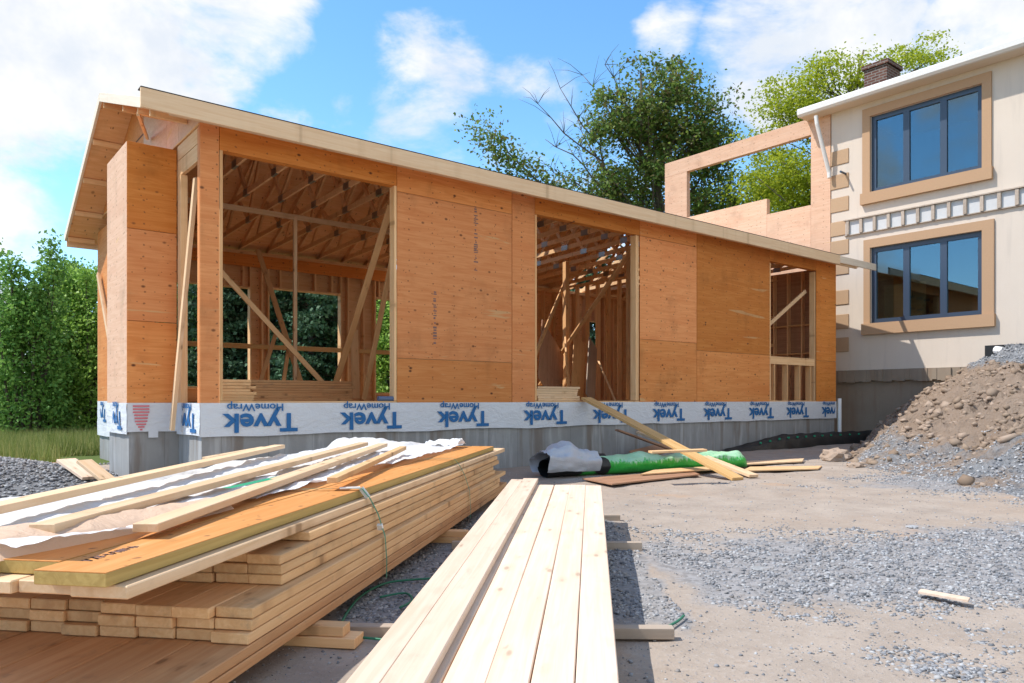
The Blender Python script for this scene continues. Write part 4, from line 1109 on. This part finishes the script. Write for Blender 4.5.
# ------------------------------------------------------------------ bag roll, leaning planks and scraps in front of the wall
def roll():
    a = gp(556, 478); c = gp(752, 468)
    r = thing('bagged_roll', a, 'long lumpy green and white printed bag roll lying before the concrete foundation', 'bag')
    e = (c - a).normalized(); n = Vector((-e.y, e.x, 0)); L = (c - a).length
    def ring(t, k, rad, sq=.72): 
        q_ = 2 * math.pi * k; 
        return a + e * (L * t) + n * (rad * math.cos(q_) + .16) + Vector((0, 0, max(.0, rad * sq + rad * sq * math.sin(q_) * (1.0 if math.sin(q_) < 0 else .85 + .3 * fbm(t * 7, q_, .8, 3.)))))
    def tube(t0, t1, radf, nm, mat, ns=60, nk=26, k0=0, k1=1, seed=0.):
        V = []; 
        for i in range(ns + 1):
            t = t0 + (t1 - t0) * i / ns
            for k in range(nk + 1):
                kk = k0 + (k1 - k0) * k / nk; rad = radf(t) * (1 + .24 * fbm(t * 5, math.cos(kk * 6.283) * .7 + math.sin(kk * 6.283), 1.6, seed) + (.14 * fbm(t * 9, kk * 5, 1.3, seed) if seed == 5. else 0)); V.append(tuple(ring(t, kk, rad)))
        F = [(i * (nk + 1) + k, (i + 1) * (nk + 1) + k, (i + 1) * (nk + 1) + k + 1, i * (nk + 1) + k + 1) for i in range(ns) for k in range(nk)]
        me = npmesh(nm, np.array(V) - np.array(a), F, mat, True); return link(bpy.data.objects.new(nm, me), r, Matrix.Translation(a))
    f = lambda t: .225 - .03 * t + .05 * math.exp(-((t - .05) / .1) ** 2) - (.15 * max(0, (t - .93) / .07) ** 2)
    bag = tube(.10, 1., f, 'printed_bag', M['bag'], seed=2.)
    tube(-.05, .19, lambda t: f(t) + .045 + .05 * max(0, .12 - t), 'silver_cover', M['tarpgrey'], 30, 26, -.14, .60, 5.)
    tube(-.03, .24, lambda t: (f(t) + .02) * (.72 + 1.0 * min(t + .03, .25)), 'black_lining', M['black'], 24, 26, -.2, .95, 7.)
    tube(.05, .42, lambda t: f(t) * .6 + .02, 'black_tongue', M['black'], 24, 12, .60, .80, 9.)
    # scrawled black print
    ms = MB()
    for (px, py) in ((603, 462), (607, 458), (611, 463), (615, 459), (619, 463), (622, 458)):
        q_ = onplane(px, py, 1, (a.y + c.y) / 2 - .15)
        ms.bar(q_ + Vector((0, -.07, -.05)), q_ + Vector((.03, -.05, .06)), .022, .006, (0, 1, 0))
    return r
roll()
t0 = fp(586, 400, -.06); f0 = gp(738, 479, .02)
tag(board('leaning_plank', t0 + Vector((0, 0, .03)), f0, .22, .045, M['yellow'], None, bevel=.003), 'yellow brown plank leaning from the opening sill down to the dirt', 'plank')
tag(board('leaning_plank', fp(640, 432, -.5), gp(754, 476, .02), .16, .04, M['spruce'], None), 'pale plank sloping to the dirt beside the yellow plank', 'plank')
tag(board('scrap_board', fp(617, 430, -.25), fp(672, 450, -.55), .14, .03, M['scrap'], None), 'dark brown scrap board slanting above the green bag', 'scrap board')
o = board('scrap_board', fp(632, 456, -.35), fp(668, 447, -.30), .22, .02, M['scrap'], None, up=(.1, -.8, .6)); tag(o, 'tilted reddish plywood offcut behind the green bag', 'scrap board')
tag(board('scrap_board', gp(650, 452, .43), gp(705, 450, .45), .16, .03, M['stud'], None), 'light scrap board lying on top of the green bag roll', 'scrap board')
def flat(c, z, t, mat, label, name='scrap_plywood', cat='scrap board'):
    P = [gp(x, y) for x, y in c]; g = sum((ground_z(p.x, p.y) for p in P)) / len(P)
    o = MB().prism([(p.x, p.y, g + z) for p in P], (0, 0, t)).build(name, M[mat], None, org=P[0]); tag(o, label, cat)
flat([(582, 481), (612, 487), (700, 477), (690, 473)], .03, .018, 'scrap', 'long brown plywood strip at the foot of the silver covered bag end')
flat([(640, 479), (720, 473), (735, 469), (655, 474)], .055, .018, 'stud', 'brown offcut lying along the underside of the green bag')
flat([(742, 473), (818, 471), (822, 468), (750, 469)], .02, .018, 'stud', 'thin tan board flat on the dirt beyond the leaning planks')
flat([(690, 470), (802, 464), (804, 461), (700, 466)], .03, .02, 'spruce', 'pale narrow board on the dirt close to the black membrane')
flat([(918, 596), (968, 605), (970, 602), (921, 593)], .03, .012, 'pale', 'small white wooden lath lying on the grey gravel', 'lath', 'lath')
def lump(px, py, r, mat, label, name, cat, fl=.5):
    p = gp(px, py); bm = bmesh.new(); bmesh.ops.create_icosphere(bm, subdivisions=3, radius=r)
    for v in bm.verts:
        k = 1 + .35 * mnoise.fractal(v.co * (2.2 / r) + Vector((px, py, 0)), 1, 2, 3); v.co = Vector((v.co.x * k, v.co.y * k, v.co.z * k * fl))
    me = bpy.data.meshes.new(name); bm.to_mesh(me); bm.free(); me.materials.append(M[mat])
    tag(link(bpy.data.objects.new(name, me), None, Matrix.Translation(p + Vector((0, 0, ground_z(p.x, p.y) + r * fl * .4)))), label, cat)
lump(836, 461, .26, 'clod', 'lone brown clod of earth in front of the black membrane', 'earth_clod', 'earth clod', .6)
lump(912, 530, .045, 'stone', 'pale flat stone on the bare dirt between gravel and mound', 'stone', 'stone', .35)
lump(760, 568, .06, 'concrete', 'whitish flat stone half buried in the grey gravel', 'stone', 'stone', .15)
lump(855, 468, .12, 'clod', 'small brown clod at the foot of the soil mound', 'earth_clod', 'earth clod', .5)

# ------------------------------------------------------------------ timber lying inside the addition
def stack_in(px0, px1, y, z0, rows, cols, label, group, mat='spruceedge', depth=1.2, gap=0):
    a = fp(px0, 400, y).x; c = fp(px1, 400, y).x
    for r_ in range(rows):
        for k in range(cols):
            j = rnd.uniform(-.05, .05)
            o = board('stored_board', (a + j, y + .10 * k, z0 + .021 + .042 * r_), (c + j, y + .10 * k + rnd.uniform(-.01, .01), z0 + .021 + .042 * r_), .092, .039, M[mat], None)
            tag(o, label % (ORD[r_], ORD[k]), 'board', group)
stack_in(216, 252, .55, 1.105, 7, 2, 'short stored board, %s from floor, %s from front, left of the shoring post', 'boards stored on the floor deck')
stack_in(252, 352, 2.0, 1.062, 9, 2, 'long stored board behind the braces, %s from the floor, %s from the front', 'long boards stored behind the braces', 'base')
stack_in(535, 577, .10, 1.106, 6, 2, 'short board piled on the middle sill, %s from bottom, %s from front', 'boards piled on the middle sill', 'spruce')
def lean(px0, py0, px1, py1, y0, y1, w, t, mat, label, name='plywood_offcut', cat='plywood offcut'):
    a = fp(px0, py0, y0); a.z = max(a.z, 1.064 + .01); c = fp(px1, py1, y1)
    tag(board(name, a, c, w, t, M[mat], None, up=(.5, -1, .2)), label, cat, None)
lean(550, 396, 553, 338, 2.2, 3.0, 1.25, .018, 'scrap', 'red brown plywood panel leaning beside the stacked boards in the middle opening')
lean(569, 396, 566, 338, 2.15, 2.9, .12, .04, 'studdark', 'narrow brown offcut leaning against the red brown plywood')
lean(577, 400, 580, 338, 2.4, 2.9, .70, .018, 'studdark', 'dark plywood offcut leaning in the middle opening')
lean(590, 400, 593, 343, 2.0, 2.6, .50, .02, 'greyboard', 'grey pointed plywood offcut standing below the small rear window')
lean(616, 402, 599, 362, 1.2, 2.2, .10, .04, 'stud', 'short stick slanting beside the grey plywood offcut', 'leaning_stick', 'stick')
q0 = fp(388, 398, -.02)
tag(MB().tube([(q0.x - .12, .06, 1.14), (q0.x + .13, .05, 1.14)], .038, 12).build('caulking_tube', M['blue'], None, org=(q0.x, .06, 1.14)), 'small blue grey tube lying on the sill at the big plywood panel', 'tube')

# ------------------------------------------------------------------ left edge: gravel pile, boards, grass
def pile():
    c = gp(-34, 487); V = []; n = 40; P = []; S = []
    hf = lambda x, y: .40 * math.exp(-((x / 1.5) ** 2 + (y / 1.3) ** 2)) 
    for j in range(n + 1):
        for i in range(n + 1):
            x = -3 + 6 * i / n; y = -3 + 6 * j / n; V.append((x, y, hf(x, y) + .03 * fbm(x, y, 1.5, 3.) * hf(x, y) - .03))
    F = [(j * (n + 1) + i, j * (n + 1) + i + 1, (j + 1) * (n + 1) + i + 1, (j + 1) * (n + 1) + i) for j in range(n) for i in range(n)]
    me = npmesh('gravel_pile', V, F, M['soil'], True); setattr_f(me, 'gravel', np.ones(len(V)))
    o = link(bpy.data.objects.new('gravel_pile', me), None, Matrix.Translation(c)); tag(o, 'low grey gravel pile at the left before the grass', 'gravel pile')
    for _ in range(6500):
        x = rnd.gauss(0, 1.05); y = rnd.gauss(0, .95); P.append((x, y, hf(x, y) - .02)); S.append(rnd.uniform(.012, .03))
    v, f = scatter_stones(P, S); k = link(bpy.data.objects.new('loose_stones', npmesh('loose_stones', v, f, M['stone'])), o, Matrix.Translation(c)); k['kind'] = 'stuff'
pile()
tag(board('scrap_board', gp(66, 460, .32), gp(92, 478, .12), .24, .04, M['pale'], None), 'pale board leaning out of the trench at the left of the foundation, farther one', 'scrap board')
tag(board('scrap_board', gp(84, 461, .34), gp(108, 480, .12), .20, .04, M['spruce'], None), 'pale board leaning out of the trench right against the foundation corner', 'scrap board')
flat([(30, 470), (64, 468), (84, 472), (40, 478)], .0, .10, 'scrap', 'dark weathered timber at the trench edge before the grass', 'edge_timber', 'timber')
def grass():
    n = 70000; X = nrg.uniform(-17, -4.9, n); d = nrg.uniform(12.2, 21, n)
    V = []; F = []
    hts = nrg.uniform(.12, .50, n) ** 1.1
    a = nrg.uniform(0, 6.283, n); lean_ = nrg.uniform(.0, .16, n); la_ = nrg.uniform(0, 6.283, n)
    px = CAM.x + RT.x * X + FW.x * d; py = CAM.y + RT.y * X + FW.y * d
    keep = (px < -.9) | (py > 7.3)
    px, py, hts, a, lean_, la_ = [q_[keep] for q_ in (px, py, hts, a, lean_, la_)]; n = len(px)
    w = .012
    p0 = np.stack([px - w * np.cos(a), py - w * np.sin(a), np.zeros(n)], 1); p1 = np.stack([px + w * np.cos(a), py + w * np.sin(a), np.zeros(n)], 1)
    p2 = np.stack([px + lean_ * np.cos(la_), py + lean_ * np.sin(la_), hts], 1)
    V = np.stack([p0, p1, p2], 1).reshape(-1, 3); F = np.arange(3 * n).reshape(-1, 3)
    o = link(bpy.data.objects.new('grass', npmesh('grass', V, F, M['grass']))); tag(o, 'tall rough grass growing along the foot of the hedge trees', 'grass', kind='stuff')
grass()

# ------------------------------------------------------------------ trees
def leaf_quads(P, size, up_bias=.4):
    """one folded-diamond leaf per point"""
    n = len(P); N = nrg.normal(size=(n, 3)); N[:, 2] = np.abs(N[:, 2]) + up_bias; N /= np.linalg.norm(N, axis=1)[:, None]
    Tn = np.cross(N, nrg.normal(size=(n, 3))); Tn /= np.linalg.norm(Tn, axis=1)[:, None]; Bn = np.cross(N, Tn)
    s = size * nrg.uniform(.6, 1.35, n)[:, None]
    V = np.stack([P - Tn * s, P + Bn * s * .62 + N * s * .12, P + Tn * s, P - Bn * s * .62 + N * s * .12], 1).reshape(-1, 3)
    return V, np.arange(4 * n).reshape(-1, 4)
def branches(base, h, r0, seed, levels=4, spread=.75, first=.25, kids=(5, 4, 4), upb=.35):
    rg = random.Random(seed); segs = []; tips = []
    def grow(p, dirn, L, r, lev):
        n = 5; pts = [p]; rad = [r]; d_ = dirn.copy()
        for i in range(n):
            d_ = (d_ + Vector((rg.gauss(0, .10), rg.gauss(0, .10), .05 + .05 * (lev > 0)))).normalized(); pts.append(pts[-1] + d_ * (L / n)); rad.append(r * (1 - .75 * (i + 1) / n))
        segs.append((pts, rad))
        if lev >= levels - 1: tips.extend([(q_, lev) for q_ in pts[2:]]); return
        k = kids[min(lev, len(kids) - 1)]
        for j in range(k):
            t = first + (1 - first) * (j + rg.random()) / k if lev == 0 else .3 + .7 * (j + rg.random()) / k
            i = min(n - 1, int(t * n)); q_ = pts[i].lerp(pts[i + 1], t * n - i)
            a = rg.random() * 6.283; sd_ = Vector((math.cos(a), math.sin(a), rg.uniform(.0, .5) + upb))
            nd = (d_ * (1 - spread) + sd_.normalized() * spread).normalized()
            grow(q_, nd, L * rg.uniform(.42, .62) * (1 if lev else (1.15 - .6 * t)), max(.012, rad[i] * .6), lev + 1)
        tips.append((pts[-1], lev))
    grow(Vector(base), Vector((rg.gauss(0, .04), rg.gauss(0, .04), 1)).normalized(), h, r0, 0)
    return segs, tips
def tree(name, loc, h, rad, seed, leafmat, label, nclump=260, per=120, leaf=.08, clump=.55, r0=.22, levels=4, spread=.75, kids=(8, 5, 4), group=None, bare=None, first=.25, zmin=.3, extra=None):
    t = thing(name, loc, label, 'tree', group)
    segs, tips = branches((0, 0, 0), h * .75, r0, seed, levels, spread, first, kids)
    C = np.array([q_[:] for q_, _ in tips])
    sz = (h - clump * .5) / C[:, 2].max(); sr = (rad - clump * .5) / np.percentile(np.hypot(C[:, 0], C[:, 1]), 96)
    k = Vector((sr, sr, sz)); segs = [([Vector((p.x * sr, p.y * sr, p.z * sz)) for p in pts], r_) for pts, r_ in segs]
    C = C * np.array([sr, sr, sz])
    C = C[C[:, 2] > zmin * h]
    if bare is not None: C = np.array([q_ for q_ in C if not bare(q_)])
    C = C[nrg.permutation(len(C))[:nclump]]
    if extra is not None:
        es, ec = extra; segs += es; C = np.concatenate([C, np.array(ec)])
    m = MB()
    for pts, rd in segs: m.tube(pts, rd, 5)
    m.v = [tuple(Vector(p) + Vector(loc)) for p in m.v]
    m.build('trunk', M['bark'], t, smooth=True)
    cs = nrg.uniform(.55, 1.25, (len(C), 1)) * clump
    P = np.repeat(C, per, 0) + np.clip(nrg.normal(size=(len(C) * per, 3)), -1.7, 1.7) * np.array([1, 1, .55]) * np.repeat(cs, per, 0) * .62
    V, F = leaf_quads(P, leaf)
    link(bpy.data.objects.new('crown', npmesh('crown', V, F, M[leafmat])), t, Matrix.Translation(loc))
    return t
def bush(name, loc, h, rx, seed, leafmat, label, nclump=330, per=46, leaf=.055, clump=.22, group=None, spiky=.5):
    t = thing(name, loc, label, 'tree', group); rg = random.Random(seed); m = MB(); C = []
    stems = [(rg.uniform(-.4, .4) * rx, rg.uniform(-.4, .4) * rx, h * rg.uniform(.62, 1.08)) for _ in range(7)]
    for (sx, sy, sh_) in stems:
        m.tube([Vector(loc) + Vector((sx * .4, sy * .4, 0)), Vector(loc) + Vector((sx * .8, sy * .8, sh_ * .5)), Vector(loc) + Vector((sx, sy, sh_ * .97))], [.05, .035, .008], 5)
        for k in range(nclump // 7):
            z = sh_ * (.03 + .97 * rg.random() ** .85); u = z / sh_; r = rx * .78 * (1 - u ** 1.15) * (.55 + .45 * rg.random()) * (.75 + .25 * math.sin(u * 3)) + .05
            a = rg.random() * 6.283; c = (sx * u + r * math.cos(a), sy * u + r * math.sin(a), z); C.append(c)
            if k % 3 == 0: m.tube([Vector(loc) + Vector((sx * u, sy * u, max(0, z - .3))), Vector(loc) + Vector(c)], [.018, .006], 4)
    m.build('trunk', M['bark'], t, smooth=True)
    C = np.array(C); P = np.repeat(C, per, 0) + np.clip(nrg.normal(size=(len(C) * per, 3)), -1.8, 1.8) * np.array([.7, .7, .75]) * clump
    P = P[P[:, 2] > .02]; V, F = leaf_quads(P, leaf, .1)
    link(bpy.data.objects.new('crown', npmesh('crown', V, F, M[leafmat])), t, Matrix.Translation(loc))
    return t
def copy_tree(t, loc, rz, sc, label, group=None):
    c = t.copy(); COL.objects.link(c); m = Matrix.Translation(loc) @ Matrix.Rotation(rz, 4, 'Z') @ Matrix.Diagonal((sc, sc, sc * rnd.uniform(.92, 1.08), 1)); c.matrix_world = m; WM[c] = m
    c['label'] = label
    if group: c['group'] = group
    for k in t.children:
        kc = k.copy(); COL.objects.link(kc); kc.parent = c
    return c
def conifer(name, loc, h, seed, label, rbase=2.0, n=150, group=None, mat='needle', leaf=.11):
    rg = random.Random(seed); t = thing(name, loc, label, 'tree', group); m = MB()
    m.tube([Vector(loc) + Vector((0, 0, h * k / 6)) for k in range(7)], [.16 * (1 - k / 6.4) for k in range(7)], 7)
    P = []
    for i in range(n):
        z = h * (.04 + .95 * (i / n) ** .95); r = rbase * (1 - z / h) ** .8 * rg.uniform(.75, 1.12) + .08; a = rg.random() * 6.283
        tip = Vector((r * math.cos(a), r * math.sin(a), z - .18 * r + .05)); st = Vector((0, 0, z))
        m.tube([Vector(loc) + st, Vector(loc) + tip], [.022, .008], 4)
        k = max(8, int(80 * r / rbase) + 14)
        for j in range(k * 2):
            u = rg.random() ** .6; q_ = st.lerp(tip, u); sp = .09 + .20 * r * (u) * .5
            P.append((q_.x + rg.gauss(0, sp), q_.y + rg.gauss(0, sp), q_.z + rg.gauss(0, .07) - .10 * rg.random()))
    m.build('trunk', M['bark'], t)
    V, F = leaf_quads(np.array(P), leaf, .1)
    link(bpy.data.objects.new('crown', npmesh('crown', V, F, M[mat])), t, Matrix.Translation(loc))
    return t
# big maple with dead limbs, behind the roof
def mloc(px, d): return camp((px - 512) / FPX * d, d, 0)
mp = mloc(650, 40)
def side(q_): return q_[0] * RT.x + q_[1] * RT.y
def rel(px, py, d=40, k=0.):
    p = CAM + pxdir(px, py) * (d + k); return Vector((p.x - mp.x, p.y - mp.y, p.z))
rg = random.Random(4); es = []; ec = []
for (a, c) in (((632, 215), (560, 88)), ((625, 200), (536, 105)), ((618, 205), (545, 140)), ((640, 170), (583, 75)), ((640, 160), (606, 66)), ((610, 215), (548, 168)), ((620, 210), (575, 120))):
    A0 = rel(*a); B0 = rel(*c, 40, rg.uniform(-2, 2)); pts = [A0.lerp(B0, t / 6) + Vector((rg.gauss(0, .12), rg.gauss(0, .12), .35 * math.sin(t / 6 * 3.1))) for t in range(7)]
    es.append((pts, [.06 * (1 - t / 7) + .007 for t in range(7)]))
    for q_ in range(20):
        i_ = rg.randint(1, 6); st = pts[i_]; e_ = st + Vector((rg.gauss(0, .8), rg.gauss(0, .8), rg.uniform(.3, 1.3))); es.append(([st, st.lerp(e_, .5) + Vector((0, 0, .12)), e_], [.016, .011, .005]))
b0 = rel(600, 225); tipc = rel(486, 128)
pts = [b0.lerp(tipc, t / 6) + Vector((0, 0, .5 * math.sin(t / 6 * 3.1) * (-1))) for t in range(7)]; es.append((pts, [.11 - .014 * t for t in range(7)]))
for (px, py) in ((482, 122), (478, 132), (490, 135), (500, 142), (495, 150), (508, 152), (515, 160), (525, 165), (505, 165), (535, 172), (545, 178), (520, 176), (488, 145), (498, 158), (530, 180), (512, 170), (545, 185), (558, 190)): ec.append(tuple(rel(px, py, 40, rg.uniform(-1, 1))))
def crown_tree(name, loc, label, balls, seed, leafmat, nclump, per, leaf, clump, r0, h0, extra=None, flat=.6, view=None):
    """trunk, limbs reaching to targets spread through overlapping lobes (centre, radii), leaf clumps at the limb ends"""
    t = thing(name, loc, label, 'tree'); rg = random.Random(seed); L = Vector(loc); m = MB()
    top = max(c[2] + r_[2] * .3 for c, r_ in balls)
    spine = [Vector((rg.gauss(0, .12) * k, rg.gauss(0, .12) * k, top * k / 7)) for k in range(8)]
    m.tube([L + p for p in spine], [r0 * (1 - k / 8.2) for k in range(8)], 8)
    C = []; wsum = [r_[0] * r_[1] * r_[2] for c, r_ in balls]
    while len(C) < nclump:
        c, r_ = rg.choices(balls, wsum)[0]
        v = Vector((rg.gauss(0, 1), rg.gauss(0, 1), rg.gauss(0, 1))).normalized() * (rg.random() ** .42)
        p = Vector((c[0] + v.x * r_[0], c[1] + v.y * r_[1], c[2] + v.z * r_[2]))
        if mnoise.fractal(p * .55 + Vector((seed, 0, 0)), 1, 2, 2) < -.05: continue
        C.append(p)
        if len(C) % 3 == 0:
            k = max(1, min(6, int(7 * (p.z - .35 * math.hypot(p.x, p.y)) / top))); s0 = spine[k]
            mid = s0.lerp(p, .5) + Vector((rg.gauss(0, .2), rg.gauss(0, .2), -.25))
            m.tube([L + s0, L + mid, L + p], [r0 * .22, r0 * .13, .012], 5)
    if extra:
        for pts, rd in extra[0]: m.tube([L + q_ for q_ in pts], rd, 5)
        C += [Vector(q_) for q_ in extra[1]]
    m.build('trunk', M['bark'], t, smooth=True)
    C = np.array([c[:] for c in C]); cs = nrg.uniform(.5, 1.3, (len(C), 1)) * clump
    P = np.repeat(C, per, 0) + np.clip(nrg.normal(size=(len(C) * per, 3)), -1.7, 1.7) * np.array([1, 1, flat]) * np.repeat(cs, per, 0) * .62
    V, F = leaf_quads(P, leaf)
    link(bpy.data.objects.new('crown', npmesh('crown', V, F, M[leafmat])), t, Matrix.Translation(loc))
    return t
def lobe(px, py, rx, rz, d, org, k=0.):
    p = CAM + pxdir(px, py) * (d + k); sc_ = d / FPX
    return ((p.x - org.x, p.y - org.y, p.z), (rx * sc_, rx * sc_ * .9, rz * sc_))
crown_tree('maple_tree', mp, 'tall dark maple with bare dead limbs rising behind the new roof',
           [lobe(655, 90, 38, 34, 40, mp), lobe(622, 125, 38, 38, 40, mp, -1), lobe(690, 120, 48, 42, 40, mp), lobe(712, 160, 36, 42, 40, mp, 1), lobe(650, 170, 66, 48, 40, mp), lobe(600, 205, 44, 36, 40, mp), lobe(568, 192, 30, 28, 40, mp, 1), lobe(700, 215, 50, 45, 40, mp)],
           5, 'leafdk', 300, 105, .105, .95, .42, 19, (es, ec))
lp = mloc(850, 36)
lt = crown_tree('locust_tree', lp, 'bright yellow green locust tree behind the upper wall frame and chimney',
           [lobe(915, 60, 30, 22, 36, lp), lobe(850, 85, 52, 26, 36, lp), lobe(800, 105, 48, 30, 36, lp), lobe(775, 150, 38, 42, 36, lp, 1), lobe(790, 190, 60, 40, 36, lp), lobe(820, 175, 55, 50, 36, lp), lobe(900, 130, 50, 50, 36, lp)],
           21, 'leaflt', 330, 110, .075, 1.0, .30, 18, None, .3)
copy_tree(lt, mloc(800, 48), 2.1, .92, 'yellow green tree between the dark maple and the chimney locust')
HG = 'hedge trees beyond the grass'
sh = bush('hedge_tree', mloc(-30, 21), 5.3, 1.7, 33, 'leafmid', 'feathery green hedge tree cut by the left border', group=HG)
sh2 = bush('hedge_tree', mloc(60, 22), 5.3, 1.9, 41, 'leafmid2', 'light green bushy tree beside the far roof corner, behind the gravel pile', group=HG)
sh3 = bush('hedge_tree', mloc(25, 20), 5.0, 1.6, 52, 'leafmid', 'feathery hedge tree second from the left border', group=HG)
copy_tree(sh2, mloc(96, 22), 2.6, .95, 'light green hedge tree partly hidden by the bump-out wall', HG)
copy_tree(sh, mloc(-95, 22), 4.0, 1.1, 'hedge tree mostly outside the left border', HG)
copy_tree(sh3, mloc(-5, 24), 5.0, 1.1, 'tall hedge tree standing behind the front row', HG)
copy_tree(sh, mloc(78, 24.5), 3.3, 1.0, 'dense hedge tree behind the row near the roof corner', HG)
CG = 'conifers behind the addition'
c1 = conifer('spruce_tree', mloc(225, 24), 8.2, 3, 'blue green spruce framed by the leftmost rear opening', 2.6, 260, CG, leaf=.075)
copy_tree(c1, mloc(312, 23.5), 1.1, 1.0, 'blue green spruce in the wide rear opening, left of the shoring post', CG)
copy_tree(c1, mloc(345, 26), 2.4, 1.1, 'dark spruce behind the wide rear opening, right of the shoring post', CG)
copy_tree(c1, mloc(272, 27), 3.1, 1.15, 'spruce standing farther back between two others behind the addition', CG)
copy_tree(c1, mloc(590, 29), 4.4, 1.0, 'dark spruce glimpsed through the small rear window', CG)
copy_tree(sh2, mloc(388, 21), .4, 1.0, 'bright leafy bush seen past the leaning boards in the left opening', HG)
copy_tree(sh, mloc(165, 24), .9, 1.0, 'hedge tree behind the bump-out, glimpsed through the side bay', HG)
copy_tree(sh3, mloc(205, 27), 2.9, 1.0, 'hedge tree behind the corner column of the addition', HG)
copy_tree(sh3, mloc(300, 30), 2.2, 1.15, 'hedge tree filling the gap behind the spruces', HG)
copy_tree(sh, mloc(372, 28), 1.2, 1.15, 'hedge tree behind the right end of the wide rear opening', HG)

copy_tree(sh2, mloc(232, 30), 2.0, 1.25, 'broad bush behind the spruce of the leftmost rear opening', HG)
copy_tree(sh3, mloc(262, 33), 2.5, 1.3, 'tall bush farthest back behind the left rear openings', HG)
copy_tree(sh2, mloc(335, 32), 3.5, 1.2, 'broad bush far behind the shoring post', HG)
copy_tree(sh2, mloc(130, 24), 1.5, 1.0, 'light green hedge tree wholly behind the bump-out', HG)
